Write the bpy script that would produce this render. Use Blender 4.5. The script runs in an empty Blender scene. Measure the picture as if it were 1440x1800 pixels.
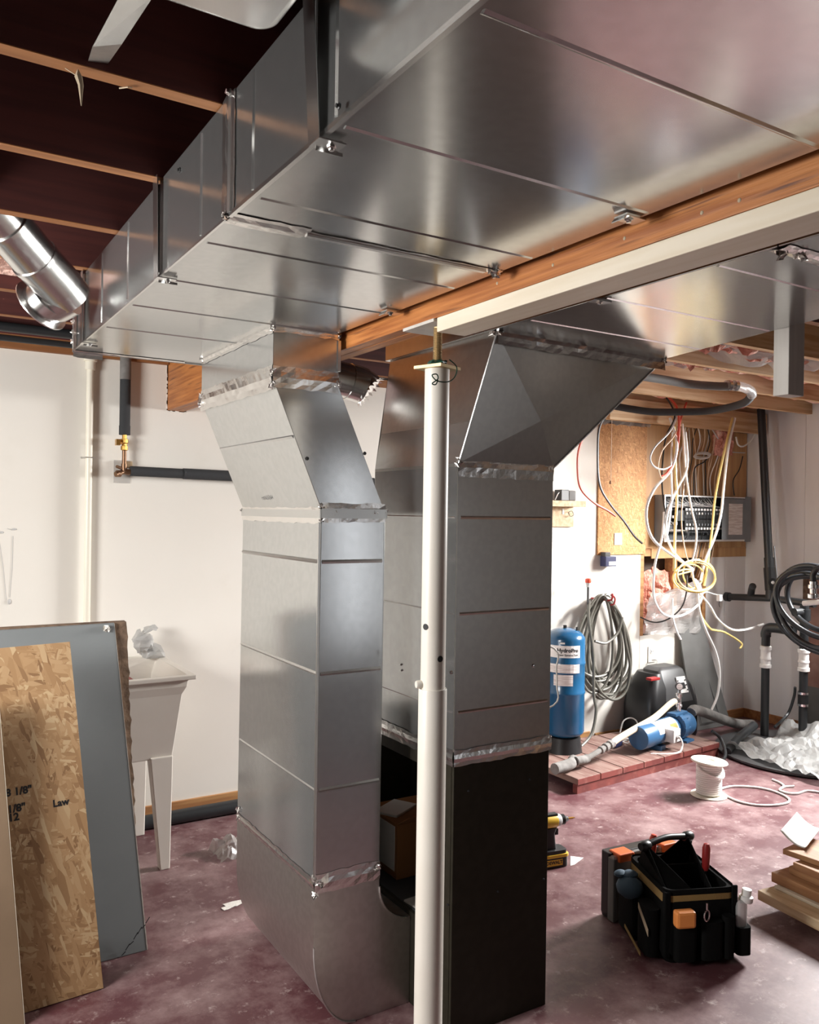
import bpy, math, random
from mathutils import Vector as V, Matrix, noise
rng = random.Random(11)
sc = bpy.context.scene
COL = sc.collection

# ------------------------------------------------------------------ camera
YAW, PIT, ROLL, FPX = .5522, .0001, .0144, 1470.5
_f = V((math.sin(YAW)*math.cos(PIT), math.cos(YAW)*math.cos(PIT), math.sin(PIT)))
_r = V((math.cos(YAW), -math.sin(YAW), 0)); _u = _r.cross(_f)
_r, _u = _r*math.cos(ROLL)+_u*math.sin(ROLL), -_r*math.sin(ROLL)+_u*math.cos(ROLL)
CAM = V((0, 0, 1.62))
cd = bpy.data.cameras.new('camera'); cam = bpy.data.objects.new('camera', cd); COL.objects.link(cam)
cd.sensor_fit = 'HORIZONTAL'; cd.sensor_width = 36; cd.lens = FPX/1440*36; cd.clip_start = .02; cd.clip_end = 60
M = Matrix((_r, _u, -_f)).transposed().to_4x4(); M.translation = CAM
cam.matrix_world = M; sc.camera = cam

# ------------------------------------------------------------------ world, lamps, exposure
w = bpy.data.worlds.new('world'); sc.world = w; w.use_nodes = True
w.node_tree.nodes['Background'].inputs[0].default_value = (.75, .85, 1, 1)
w.node_tree.nodes['Background'].inputs[1].default_value = .15
sc.view_settings.view_transform = 'Standard'; sc.view_settings.look = 'None'
sc.view_settings.gamma = 1; sc.view_settings.use_curve_mapping = False
sc.view_settings.exposure = 0.55
def area(name, loc, to, sx, sy, power, col, spread=180):
    l = bpy.data.lights.new(name, 'AREA'); l.shape = 'RECTANGLE'; l.size = sx; l.size_y = sy
    l.energy = power; l.color = col; l.spread = math.radians(spread)
    o = bpy.data.objects.new(name, l); COL.objects.link(o); o.location = loc
    d = V(to)-V(loc); o.rotation_euler = d.to_track_quat('-Z', 'Y').to_euler()
    return o
# daylight entering through the basement windows (see window_1..3 further down)
area('daylight_right', (5.80, 2.85, 2.0), (3.3, 3.45, .2), .95, .55, 122, (1, .985, .965), 105)
area('daylight_left', (-1.52, 2.3, 1.72), (1.2, 2.9, 1.1), 1.1, .8, 60, (1, .985, .955), 150)
area('daylight_behind', (4.0, -2.88, 1.2), (2.0, 2, 1.1), .14, 1.8, 3, (.95, .97, 1))

# ------------------------------------------------------------------ helpers
def at(px, py, X=None, Y=None, Z=None):
    d = _f+_r*((px-720)/FPX)-_u*((py-900)/FPX)
    t = (X-CAM.x)/d.x if X is not None else (Y-CAM.y)/d.y if Y is not None else (Z-CAM.z)/d.z
    return CAM+d*t

class B:
    def __init__(s): s.v = []; s.f = []
    def add(s, vs, fs):
        n = len(s.v); s.v += [V(p) for p in vs]; s.f += [tuple(i+n for i in f) for f in fs]; return s
    def box(s, a, b, m=None):
        x0, y0, z0 = a; x1, y1, z1 = b
        vs = [V(p) for p in ((x0,y0,z0),(x1,y0,z0),(x1,y1,z0),(x0,y1,z0),(x0,y0,z1),(x1,y0,z1),(x1,y1,z1),(x0,y1,z1))]
        if m: vs = [m@p for p in vs]
        return s.hexa(vs)
    def hexa(s, vs):   # bottom ring 4 (ccw from above), top ring 4
        return s.add(vs, [(3,2,1,0),(4,5,6,7),(0,1,5,4),(1,2,6,5),(2,3,7,6),(3,0,4,7)])
    def cbox(s, c, size, m=None):
        c = V(c); h = V(size)/2
        return s.box(c-h, c+h, m)
    def slab(s, quad, nrm):   # quad of 4 points pushed along a thickness vector
        q = [V(p) for p in quad]; n = V(nrm)
        return s.add(q+[p+n for p in q], [(0,1,2,3),(7,6,5,4),(1,0,4,5),(2,1,5,6),(3,2,6,7),(0,3,7,4)])
    def prism(s, poly, vec, m=None):
        p = [V(q) for q in poly]; v = V(vec); n = len(p)
        vs = p+[q+v for q in p]
        if m: vs = [m@q for q in vs]
        return s.add(vs, [tuple(reversed(range(n))), tuple(range(n, 2*n))]+[(i, (i+1) % n, n+(i+1) % n, n+i) for i in range(n)])
    def loft(s, rings, cap=True, closed=False):
        n = len(rings[0]); vs = [V(p) for r in rings for p in r]; fs = []
        k = len(rings)
        for i in range(k if closed else k-1):
            j = (i+1) % k
            for a in range(n):
                b = (a+1) % n; fs.append((i*n+a, i*n+b, j*n+b, j*n+a))
        if cap and not closed: fs += [tuple(reversed(range(n))), tuple((k-1)*n+a for a in range(n))]
        return s.add(vs, fs)
    def tube(s, pts, r, seg=8, cap=True, closed=False):
        P = [V(p) for p in pts]; n = len(P); R = r if isinstance(r, (list, tuple)) else [r]*n
        T = []
        for i in range(n):
            a = P[(i-1) % n] if closed else P[max(i-1, 0)]; b = P[(i+1) % n] if closed else P[min(i+1, n-1)]
            T.append((b-a).normalized() if (b-a).length > 1e-9 else V((0,0,1)))
        up = V((0,0,1)) if abs(T[0].z) < .9 else V((1,0,0))
        N = (up-T[0]*up.dot(T[0])).normalized(); rings = []
        for i in range(n):
            N = N-T[i]*N.dot(T[i])
            N = N.normalized() if N.length > 1e-6 else T[i].orthogonal().normalized()
            b = T[i].cross(N)
            rings.append([P[i]+(N*math.cos(q)+b*math.sin(q))*R[i] for q in [2*math.pi*k/seg for k in range(seg)]])
        return s.loft(rings, cap, closed)
    def lathe(s, prof, o, axis=(0,0,1), seg=24):   # prof: (radius, height)
        a = V(axis).normalized(); N = a.orthogonal().normalized(); b = a.cross(N); o = V(o)
        return s.loft([[o+a*h+(N*math.cos(q)+b*math.sin(q))*max(r, .0004) for q in [2*math.pi*k/seg for k in range(seg)]] for r, h in prof])
    def cyl(s, a, b, r, seg=16): return s.tube([a, b], r, seg)
    def ball(s, c, r, sx=1, sy=1, sz=1, seg=12):
        c = V(c); k = seg//2
        return s.loft([[c+V((r*sx*math.sin(t)*math.cos(q), r*sy*math.sin(t)*math.sin(q), -r*sz*math.cos(t))) for q in [2*math.pi*i/seg for i in range(seg)]] for t in [max(.02, min(math.pi-.02, math.pi*j/k)) for j in range(k+1)]])
    def crumple(s, p0, du, dv, nu, nv, fn, thick=0):
        vs = [V(p0)+V(du)*(i/nu)+V(dv)*(j/nv)+fn(i/nu, j/nv) for j in range(nv+1) for i in range(nu+1)]
        fs = [(j*(nu+1)+i, j*(nu+1)+i+1, (j+1)*(nu+1)+i+1, (j+1)*(nu+1)+i) for j in range(nv) for i in range(nu)]
        return s.add(vs, fs)

def smoothpath(pts, sub=6, closed=False):
    P = [V(p) for p in pts]; n = len(P); out = []
    g = (lambda i: P[i % n]) if closed else (lambda i: P[max(0, min(n-1, i))])
    for i in range(n if closed else n-1):
        a, b, c, d = g(i-1), g(i), g(i+1), g(i+2)
        for k in range(sub):
            t = k/sub
            out.append(.5*((2*b)+(c-a)*t+(2*a-5*b+4*c-d)*t*t+(3*b-a-3*c+d)*t**3))
    if not closed: out.append(P[-1])
    return out

def mk(name, b, mat, org, bevel=0, smooth=False, solid=0, seg=2, weld=False):
    me = bpy.data.meshes.new(name); org = V(org)
    me.from_pydata([tuple(p-org) for p in b.v], [], b.f); me.validate(); me.update()
    import bmesh
    bm = bmesh.new(); bm.from_mesh(me)
    if weld: bmesh.ops.remove_doubles(bm, verts=bm.verts, dist=1e-5)
    bmesh.ops.recalc_face_normals(bm, faces=bm.faces); bm.to_mesh(me); bm.free()
    me.materials.append(MAT[mat] if isinstance(mat, str) else mat)
    if smooth:
        me.polygons.foreach_set('use_smooth', [True]*len(me.polygons)); me.set_sharp_from_angle(angle=math.radians(42))
    o = bpy.data.objects.new(name, me); COL.objects.link(o)
    if solid:
        m = o.modifiers.new('thick', 'SOLIDIFY'); m.thickness = solid; m.offset = 0
    if bevel:
        m = o.modifiers.new('bevel', 'BEVEL'); m.width = bevel; m.segments = seg; m.limit_method = 'ANGLE'
    return o
def tag(o, label=None, cat=None, group=None, kind=None):
    if label: o['label'] = label
    if cat: o['category'] = cat
    if group: o['group'] = group
    if kind: o['kind'] = kind
    return o
class T:
    def __init__(s, name, label, cat, loc, group=None, kind=None):
        s.loc = V(loc); s.o = bpy.data.objects.new(name, None); COL.objects.link(s.o); s.o.location = s.loc; s.o.empty_display_size = .1
        tag(s.o, label, cat, group, kind)
    def part(s, name, b, mat, parent=None, label=None, kind=None, **k):
        o = mk(name, b, mat, s.loc, **k); o.parent = parent or s.o; tag(o, label, None, None, kind); return o
def solo(name, b, mat, label=None, cat=None, group=None, kind=None, org=None, **k):
    if org is None:
        org = V((sum(p.x for p in b.v)/len(b.v), sum(p.y for p in b.v)/len(b.v), min(p.z for p in b.v)))
    o = mk(name, b, mat, org, **k); o.location = org; return tag(o, label, cat, group, kind)
def text(body, size, fn, mat, depth=.0006, bold=0):   # lettering as mesh, fn maps (x, y) in metres to a world point
    cu = bpy.data.curves.new('lettering', 'FONT'); cu.body = body; cu.size = size; cu.align_x = 'CENTER'; cu.align_y = 'CENTER'; cu.offset = bold; cu.resolution_u = 2
    o = bpy.data.objects.new('lettering', cu); COL.objects.link(o)
    me = bpy.data.meshes.new_from_object(o.evaluated_get(bpy.context.evaluated_depsgraph_get()))
    b = B(); b.add([fn(v.co.x, v.co.y) for v in me.vertices], [tuple(p.vertices) for p in me.polygons])
    bpy.data.objects.remove(o); bpy.data.curves.remove(cu); bpy.data.meshes.remove(me)
    return b

# ------------------------------------------------------------------ materials
MAT = {}
def mat(name, col, rough=.6, metal=0, c2=None, scale=8, thr=(.4, .6), bump=0, bscale=None, stretch=None, rvar=0, spec=None, trans=0, alpha=1, detail=4, c3=None, s3=2, t3=(.55,.7), coord='Object', bdist=.01, nrough=.5):
    m = bpy.data.materials.new(name); m.use_nodes = True; nt = m.node_tree; N = nt.nodes; L = nt.links
    p = N['Principled BSDF']; p.inputs['Base Color'].default_value = (*col, 1); p.inputs['Roughness'].default_value = rough
    p.inputs['Metallic'].default_value = metal
    if spec is not None: p.inputs['Specular IOR Level'].default_value = spec
    if trans: p.inputs['Transmission Weight'].default_value = trans
    if alpha < 1: p.inputs['Alpha'].default_value = alpha
    tc = N.new('ShaderNodeTexCoord'); mp = N.new('ShaderNodeMapping'); L.new(tc.outputs[coord], mp.inputs[0])
    if stretch: mp.inputs['Scale'].default_value = stretch
    def nz(s, d=detail):
        n = N.new('ShaderNodeTexNoise'); n.inputs['Scale'].default_value = s; n.inputs['Detail'].default_value = d; n.inputs['Roughness'].default_value = nrough
        L.new(mp.outputs[0], n.inputs['Vector']); return n
    def ramp(n, a, b):
        r = N.new('ShaderNodeMapRange'); r.inputs[1].default_value = a; r.inputs[2].default_value = b; L.new(n.outputs[0], r.inputs[0]); return r
    src = None
    if c2:
        r = ramp(nz(scale), *thr); x = N.new('ShaderNodeMix'); x.data_type = 'RGBA'
        L.new(r.outputs[0], x.inputs[0]); x.inputs[6].default_value = (*col, 1); x.inputs[7].default_value = (*c2, 1); src = x.outputs[2]
    if c3:
        r = ramp(nz(s3, 6), *t3); x = N.new('ShaderNodeMix'); x.data_type = 'RGBA'; L.new(r.outputs[0], x.inputs[0])
        if src: L.new(src, x.inputs[6])
        else: x.inputs[6].default_value = (*col, 1)
        x.inputs[7].default_value = (*c3, 1); src = x.outputs[2]
    if src: L.new(src, p.inputs['Base Color'])
    if rvar:
        r = ramp(nz(scale), .3, .7); r.inputs[3].default_value = rough-rvar; r.inputs[4].default_value = rough+rvar; L.new(r.outputs[0], p.inputs['Roughness'])
    if bump:
        b = N.new('ShaderNodeBump'); b.inputs['Strength'].default_value = bump; b.inputs['Distance'].default_value = bdist
        L.new(nz(bscale or scale).outputs[0], b.inputs['Height']); L.new(b.outputs[0], p.inputs['Normal'])
    MAT[name] = m; return m
mat('galvanised', (.60,.605,.60), .18, .9, c2=(.56,.565,.56), scale=45, thr=(.35,.65), bump=.22, bscale=1.1, bdist=.06, detail=1)
mat('galvanised_bright', (.76,.76,.75), .24, 1, bump=.08, bscale=9, bdist=.01, detail=1)
mat('galvanised_boot', (.62,.60,.57), .40, 1, c2=(.58,.56,.53), scale=45, bump=.12, bscale=1.2, bdist=.05, detail=1)
mat('galvanised_dull', (.60,.58,.55), .32, 1, c2=(.57,.55,.525), scale=50, bump=.18, bscale=1.3, bdist=.05, detail=1)
mat('seam_steel', (.66,.66,.65), .32, 1, bump=.1, bscale=20)
mat('foil_tape', (.86,.84,.82), .25, 1, bump=.35, bscale=40, bdist=.004, detail=3)
mat('furnace_brown', (.020,.017,.011), .55, 0, c2=(.025,.021,.014), scale=30, spec=.2)
mat('furnace_inside', (.03,.028,.018), .6)
mat('drywall_white', (.80,.77,.71), .75, 0, c2=(.77,.735,.67), scale=1.6, thr=(.35,.7), bump=.05, bscale=90, bdist=.002, c3=(.74,.70,.63), s3=3, t3=(.6,.8))
mat('wall_grey', (.84,.83,.83), .8, 0, c2=(.72,.70,.69), scale=2.2, thr=(.45,.75), stretch=(1,1,.35))
mat('floor_paint', (.105,.038,.044), .45, 0, c2=(.36,.25,.245), scale=3.4, thr=(.43,.76), bump=.12, bscale=24, bdist=.004, rvar=.06, detail=15, c3=(.52,.43,.41), s3=16, t3=(.58,.76), nrough=.72)
mat('subfloor', (.03,.006,.006), .85, 0, c2=(.05,.014,.011), scale=5)
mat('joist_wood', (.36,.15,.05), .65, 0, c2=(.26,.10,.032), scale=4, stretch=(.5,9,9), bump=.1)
mat('joist_shade', (.085,.018,.014), .7, 0, c2=(.06,.012,.010), scale=4, stretch=(.5,9,9))  # shade of the unlit joist sides put into a dark red colour
mat('joist_pale', (.66,.46,.26), .65, 0, c2=(.50,.29,.13), scale=4, stretch=(.5,9,9))  # on the right-hand joists: window light painted in as a lighter wood tone
mat('beam_wood', (.52,.20,.055), .5, 0, c2=(.33,.105,.025), scale=5, stretch=(9,.5,12), thr=(.38,.62), bump=.15, c3=(.13,.04,.015), s3=7, t3=(.58,.72))
mat('plate_wood', (.50,.26,.10), .6, 0, c2=(.36,.16,.06), scale=4, stretch=(.6,9,9))
mat('cream_wood', (.78,.70,.57), .55, 0, c2=(.73,.64,.50), scale=5, stretch=(8,.6,8), bump=.05)
mat('grey_board', (.58,.55,.51), .6, 0, c2=(.52,.49,.45), scale=5, stretch=(8,8,.6))
mat('pine', (.68,.52,.33), .6, 0, c2=(.56,.39,.22), scale=4, stretch=(9,.7,9), bump=.08)
mat('pine_brown', (.42,.22,.10), .6, 0, c2=(.32,.15,.065), scale=4, stretch=(9,.7,9), bump=.08)
mat('deck_red', (.22,.05,.04), .6, 0, c2=(.15,.032,.028), scale=9, c3=(.28,.10,.08), s3=14)
mat('deck_worn', (.23,.145,.12), .75, 0, c2=(.17,.085,.07), scale=3, stretch=(8,1,1), c3=(.29,.205,.17), s3=9)
mat('post_paint', (.82,.775,.70), .38, 0, c2=(.79,.74,.66), scale=6)
mat('screw_brass', (.50,.37,.20), .45, .8)
mat('cream_pvc', (.84,.80,.68), .35)
mat('black_foam', (.035,.037,.04), .85, bump=.2, bscale=60)
mat('black_pipe', (.02,.022,.024), .38)
mat('black_poly', (.018,.02,.023), .28)
mat('grey_foam', (.16,.15,.14), .9, c2=(.22,.21,.2), scale=16, bump=.3, bscale=40)
mat('brass', (.60,.36,.10), .3, 1)
mat('old_copper', (.22,.13,.08), .45, .9)
mat('chrome', (.75,.75,.75), .18, 1)
mat('grey_paper', (.20,.215,.22), .8, c2=(.185,.20,.205), scale=3)
mat('gypsum_torn', (.20,.13,.085), .9, c2=(.11,.07,.045), scale=24, bump=.5, bscale=60)
mat('gypsum_white', (.78,.75,.70), .9, bump=.4, bscale=60)
mat('kraft', (.25,.17,.105), .8, c2=(.21,.14,.085), scale=3)
mat('white_plastic', (.83,.81,.76), .4)
mat('sink_plastic', (.80,.76,.69), .45, c2=(.77,.725,.65), scale=3)
mat('dark_red', (.32,.02,.02), .4)
mat('red_plastic', (.70,.08,.04), .35)
mat('orange_plastic', (.85,.16,.035), .4)
mat('clear_plastic', (.86,.87,.88), .18, trans=.35, alpha=.5, bump=.5, bscale=22, bdist=.01)
mat('frosted', (.64,.62,.60), .3, trans=.2, alpha=.38, bump=.6, bscale=12, bdist=.02)
mat('poly_bag', (.52,.52,.51), .35, trans=.2, alpha=.62, bump=.5, bscale=14)
mat('tank_blue', (.012,.085,.19), .22, spec=.6)
mat('pump_blue', (.035,.115,.24), .35)
mat('label_white', (.82,.80,.78), .5)
mat('label_print', (.62,.55,.53), .6, c2=(.80,.76,.74), scale=60, stretch=(.2,.2,3), thr=(.45,.55))
mat('label_orange', (.80,.28,.07), .5)
mat('ink', (.01,.01,.012), .6)
mat('black_plastic', (.016,.016,.017), .4, spec=.4)
mat('black_fabric', (.006,.006,.006), .95, bump=.4, bscale=120, bdist=.003, spec=.1)
mat('tan_web', (.30,.19,.065), .85, bump=.3, bscale=200)
mat('charcoal', (.06,.06,.062), .45)
mat('yellow_tool', (.80,.50,.04), .4)
mat('panel_grey', (.20,.215,.23), .45, c2=(.18,.195,.21), scale=12)
mat('panel_dark', (.05,.053,.058), .5)
mat('leaning_grey', (.17,.17,.165), .75, c2=(.145,.145,.14), scale=6)
mat('wire_white', (.84,.83,.80), .45)
mat('wire_yellow', (.78,.60,.22), .45)
mat('wire_red', (.62,.09,.05), .45)
mat('wire_black', (.02,.02,.02), .45)
mat('wire_tan', (.62,.44,.30), .5)
mat('wire_grey', (.55,.54,.53), .5)
mat('hose_grey', (.13,.125,.105), .38)
mat('hose_cream', (.70,.58,.43), .4)
mat('pvc_white', (.84,.83,.81), .4)
mat('reel_white', (.80,.76,.66), .5)
mat('insulation', (.75,.36,.29), .95, c2=(.55,.20,.14), scale=14, bump=1, bscale=30, bdist=.03, c3=(.85,.62,.5), s3=9)
mat('insulation_pale', (.84,.58,.50), .95, c2=(.74,.42,.34), scale=10, bump=1, bscale=26, bdist=.03)
mat('cavity', (.10,.07,.055), .9)
mat('vapour_red', (.27,.13,.10), .5, c2=(.38,.22,.18), scale=5, bump=.4, bscale=12)
mat('plywood', (.57,.34,.15), .6, 0, c2=(.45,.24,.10), scale=3, stretch=(7,1,.45), thr=(.35,.65))
mat('navy', (.03,.035,.10), .45)
mat('paper', (.88,.86,.82), .7)
mat('cardboard', (.30,.13,.045), .8)
mat('green_wire', (.005,.05,.03), .5)
mat('web_dust', (.45,.36,.25), .9)
mat('concrete', (.42,.40,.37), .9, c2=(.48,.46,.43), scale=3)
mat('glass_pane', (.8,.85,.9), .05, trans=1)
mat('denim_blue', (.05,.09,.13), .8)
# oriented strand board: overlapping stretched flakes
def osb(name, tint, sc_=1.0):
    m = bpy.data.materials.new(name); m.use_nodes = True; N = m.node_tree.nodes; L = m.node_tree.links; p = N['Principled BSDF']; p.inputs['Roughness'].default_value = .7
    tc = N.new('ShaderNodeTexCoord'); prev = None
    dn = N.new('ShaderNodeTexNoise'); dn.inputs['Scale'].default_value = 9*sc_; L.new(tc.outputs['Object'], dn.inputs[0])
    for i, (ang, s) in enumerate(((.5, 13), (-.75, 15), (1.2, 12), (-.15, 16), (-1.25, 13))):
        va = N.new('ShaderNodeVectorMath'); va.operation = 'MULTIPLY_ADD'; L.new(dn.outputs[1], va.inputs[0]); va.inputs[1].default_value = (.010,)*3; L.new(tc.outputs['Object'], va.inputs[2])
        m0 = N.new('ShaderNodeMapping'); L.new(va.outputs[0], m0.inputs[0]); m0.inputs['Rotation'].default_value = (0, ang, 0); mp = N.new('ShaderNodeMapping'); L.new(m0.outputs[0], mp.inputs[0]); mp.inputs['Scale'].default_value = (s*.75*sc_, s*.5*sc_, s*3.4*sc_)
        mp.inputs['Location'].default_value = (i*3.1, i*1.7, i*2.3)
        vo = N.new('ShaderNodeTexVoronoi'); vo.inputs['Scale'].default_value = 1; L.new(mp.outputs[0], vo.inputs['Vector'])
        cr = N.new('ShaderNodeValToRGB'); L.new(vo.outputs['Color'], cr.inputs[0])
        for k, (pos, c) in enumerate(((0, (.26,.13,.055)), (.3, (.45,.26,.12)), (.65, (.55,.34,.17)), (1, (.72,.53,.31)))):
            e = cr.color_ramp.elements[k] if k < 2 else cr.color_ramp.elements.new(pos)
            e.position = pos; e.color = (*[a*b for a, b in zip(c, tint)], 1)
        if prev is None: prev = cr.outputs[0]
        else:
            nn = N.new('ShaderNodeTexNoise'); nn.inputs['Scale'].default_value = (7+2*i)*sc_; L.new(mp.outputs[0], nn.inputs[0]); nn.inputs['Scale'].default_value = .9
            mr = N.new('ShaderNodeMapRange'); mr.inputs[1].default_value = .50; mr.inputs[2].default_value = .52; L.new(nn.outputs[0], mr.inputs[0])
            x = N.new('ShaderNodeMix'); x.data_type = 'RGBA'; L.new(mr.outputs[0], x.inputs[0]); L.new(prev, x.inputs[6]); L.new(cr.outputs[0], x.inputs[7]); prev = x.outputs[2]
    L.new(prev, p.inputs['Base Color'])
    b = N.new('ShaderNodeBump'); b.inputs['Strength'].default_value = .35; b.inputs['Distance'].default_value = .004; L.new(prev, b.inputs['Height']); L.new(b.outputs[0], p.inputs['Normal'])
    MAT[name] = m
osb('osb', (.80,.80,.80), 1.15); osb('osb_warm', (1.12,.92,.72), 2.4)

# ------------------------------------------------------------------ setting
YW, XR, XL, YB = 4.354, 5.897, -1.62, -3.0
ZJ, ZS = 2.404, 2.64            # underside of joists, underside of subfloor
solo('floor', B().box((XL-.1, YB-.1, -.12), (XR+.1, YW+.2, 0)), 'floor_paint', kind='structure', org=(0,0,0))
ceil = T('ceiling', None, None, (0,0,ZS), kind='structure')
ceil.part('subfloor', B().box((XL-.1, YB-.1, ZS), (XR+.1, YW+.2, ZS+.03)), 'subfloor')
jy = [-2.45+.448*k for k in range(15)]
for y in (-2.47, -2.02, -1.57, -1.12, -.67, -.22, .23, .68, 1.13, 1.575, 2.005, 2.455, 2.895, 3.345, 3.79, 4.21):
    jo = ceil.part('joist', B().box((XL, y, ZJ+.002), (3.2, y+.038, ZS)), 'joist_shade')
    ceil.part('lit_edge', B().box((XL, y+.0005, ZJ), (3.2, y+.0375, ZJ+.002)), 'joist_wood', jo, label='lower edge of the dark red joist, coloured lighter for floor bounce light')  # thin strip painted lighter, as if lit from the floor below
    ceil.part('joist', B().box((3.2, y, ZJ), (XR, y+.038, ZS)), 'joist_pale', label='right-hand floor joist, coloured paler for the window light')
# far wall: drywall with a pocket for the beam, then the open service bay on the right
wb = T('wall_back', None, None, (0, YW, 0), kind='structure')
Zd = 2.362
def drywall(x0, x1, z0, z1, name='drywall_sheet', m='drywall_white', y=YW): wb.part(name, B().box((x0, y, z0), (x1, y+.014, z1)), m)
drywall(XL, .20, .055, Zd); drywall(.203, 1.195, .055, Zd); drywall(1.195, 1.30, .055, 2.125); drywall(1.30, 2.64, .055, Zd); drywall(2.643, 4.245, .055, Zd)
drywall(4.245, 4.69, .055, 1.332); drywall(4.693, 5.415, .055, .73); drywall(5.418, 5.64, .055, 1.365, m='wall_grey'); drywall(5.643, XR, .055, 1.365, m='wall_grey')
wb.part('foundation', B().box((XL-.1, YW+.11, 0), (XR+.1, YW+.2, ZS)), 'cavity')
wb.part('sheathing', B().box((XL, YW+.016, 1.37), (4.69, YW+.03, ZS)), 'cavity')
for x in (4.69, 5.05, 5.38): wb.part('stud', B().box((x, YW+.002, .05), (x+.038, YW+.09, 2.30)), 'plate_wood')
wb.part('blocking', B().box((4.73, YW+.001, 1.318), (5.39, YW+.085, 1.375)), 'plate_wood')
wb.part('panel_strip', B().box((4.80, YW-.004, 1.30), (XR, YW+.001, 1.375)), 'plywood')
wb.part('vapour_sheet', B().box((4.73, YW+.075, .73), (5.40, YW+.08, 1.1)), 'vapour_red')
b = B()
for i in range(16):  # torn paper edge round the beam pocket
    b.ball((1.19+.11*i/15, YW+.001, 2.124+rng.uniform(-.006,.003)), rng.uniform(.003,.007), 1.4, .5, 1, 6)
for i in range(24):
    b.ball((1.194+rng.uniform(-.004,.003), YW+.001, 2.125+.23*i/23), rng.uniform(.003,.007), 1, .5, 1.5, 6)
wb.part('torn_edge', b, 'drywall_white')
b = B()
for x0, z0, x1, z1 in ((.42,1.508,.423,1.49), (.455,1.515,.475,1.507), (.415,1.505,.455,1.18), (.48,1.48,.47,1.19), (.40,1.52,.41,1.46)):
    b.tube([(x0,YW-.001,z0),((x0+x1)/2+.004,YW-.001,(z0+z1)/2),(x1,YW-.001,z1)], .0013, 5)
b.ball((.468,YW-.002,1.17), .011, .8, .5, 1.2, 8); b.ball((.43,YW-.002,1.497), .008, 1.4, .5, .7, 8); b.ball((.485,YW-.002,1.512), .008, 1.4, .5, .7, 8)
wb.part('scuff', b, 'wire_grey')
solo('baseboard_back', B().box((XL, YW-.012, .03), (4.20, YW+.02, .092)).box((4.25, YW-.012, 0), (XR, YW+.02, .07)), 'plate_wood', kind='structure', bevel=.003)
t1 = T('trim_1', None, None, (0, YW, Zd), kind='structure')
t1.part('sill_plate', B().box((XL, YW-.03, Zd), (1.195, YW+.1, Zd+.042)), 'joist_wood')
t1.part('sill_plate', B().box((1.295, YW-.03, Zd), (4.15, YW+.1, Zd+.042)), 'joist_wood')
t1.part('rim_joist', B().box((XL, YW+.02, ZJ), (4.2, YW+.06, ZS)), 'joist_wood')
t2 = T('trim_2', None, None, (5, YW, 2.28), kind='structure')
t2.part('header', B().box((4.16, YW-.20, 2.275), (XR-.03, YW-.16, 2.43)), 'joist_pale')
t2.part('header', B().box((4.16, YW-.10, 2.30), (XR-.03, YW+.02, 2.36)), 'joist_pale')
t2.part('blocking', B().box((4.16, YW-.16, 2.32), (4.24, YW+.02, 2.43)), 'joist_pale')
wr = T('wall_right', None, None, (XR, 2, 0), kind='structure')
def wall_r(y0, y1, z0, z1, m='wall_grey', name='wall_panel'): wr.part(name, B().box((XR, y0, z0), (XR+.05, y1, z1)), m)
wall_r(3.84, 4.46, .07, ZS); wall_r(3.35, 3.838, 1.2, ZS);  wr.part('wall_panel', B().box((XR, YB, 0), (XR+.05, .8, ZS)), 'concrete'); wall_r(.8, 2.35, 0, ZS); wall_r(2.35, 3.348, 0, 1.72); wall_r(2.35, 3.348, 2.30, ZS)
wall_r(3.35, 3.80, .35, 1.2, 'vapour_red', 'vapour_sheet'); wall_r(3.35, 3.838, .0, .35, 'leaning_grey', 'foundation')
wr.part('stud', B().box((XR-.012, 3.80, 0), (XR+.04, 3.838, 1.2)), 'gypsum_torn')
solo('baseboard_right', B().box((XR-.014, 3.84, 0), (XR+.01, YW-.013, .07)), 'joist_wood', kind='structure', bevel=.003)
wl = T('wall_left', None, None, (XL, 1, 0), kind='structure')
def wall_l(y0, y1, z0, z1): wl.part('wall_panel', B().box((XL-.05, y0, z0), (XL, y1, z1)), 'drywall_white')
wl.part('wall_panel', B().box((XL-.05, YB, 0), (XL, .2, ZS)), 'concrete'); wall_l(.2, 1.75, 0, ZS); wall_l(2.85, 4.46, 0, ZS); wall_l(1.75, 2.85, 0, 1.32); wall_l(1.75, 2.85, 2.12, ZS)
wf = T('wall_front', None, None, (1, YB, 0), kind='structure')
def wall_f(x0, x1, z0, z1): wf.part('wall_panel', B().box((x0, YB-.05, z0), (x1, YB, z1)), 'concrete')
wall_f(XL-.1, 3.65, 0, ZS); wall_f(4.35, XR+.1, 0, ZS); wall_f(3.65, 4.35, 0, .2); wall_f(3.65, 4.35, 2.2, ZS)
def window(n, ax, c, y0, y1, z0, z1):
    t = T('window_%d' % n, None, None, (c, (y0+y1)/2, z0) if ax == 'x' else ((y0+y1)/2, c, z0), kind='structure')
    P = (lambda a, b, z: (a, b, z)) if ax == 'x' else (lambda a, b, z: (b, a, z))
    f = .03; b = B()
    for (ya, yb, za, zb) in ((y0,y1,z0,z0+f),(y0,y1,z1-f,z1),(y0,y0+f,z0+f,z1-f),(y1-f,y1,z0+f,z1-f),((y0+y1)/2-.015,(y0+y1)/2+.015,z0+f,z1-f)):
        p, q = P(c, ya, za), P(c+.05, yb, zb); b.box([min(i, j) for i, j in zip(p, q)], [max(i, j) for i, j in zip(p, q)])
    t.part('window_frame', b, 'pvc_white')
    p, q = P(c+.02, y0+f, z0+f), P(c+.026, y1-f, z1-f)
    t.part('pane', B().box([min(i, j) for i, j in zip(p, q)], [max(i, j) for i, j in zip(p, q)]), 'glass_pane')
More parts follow.
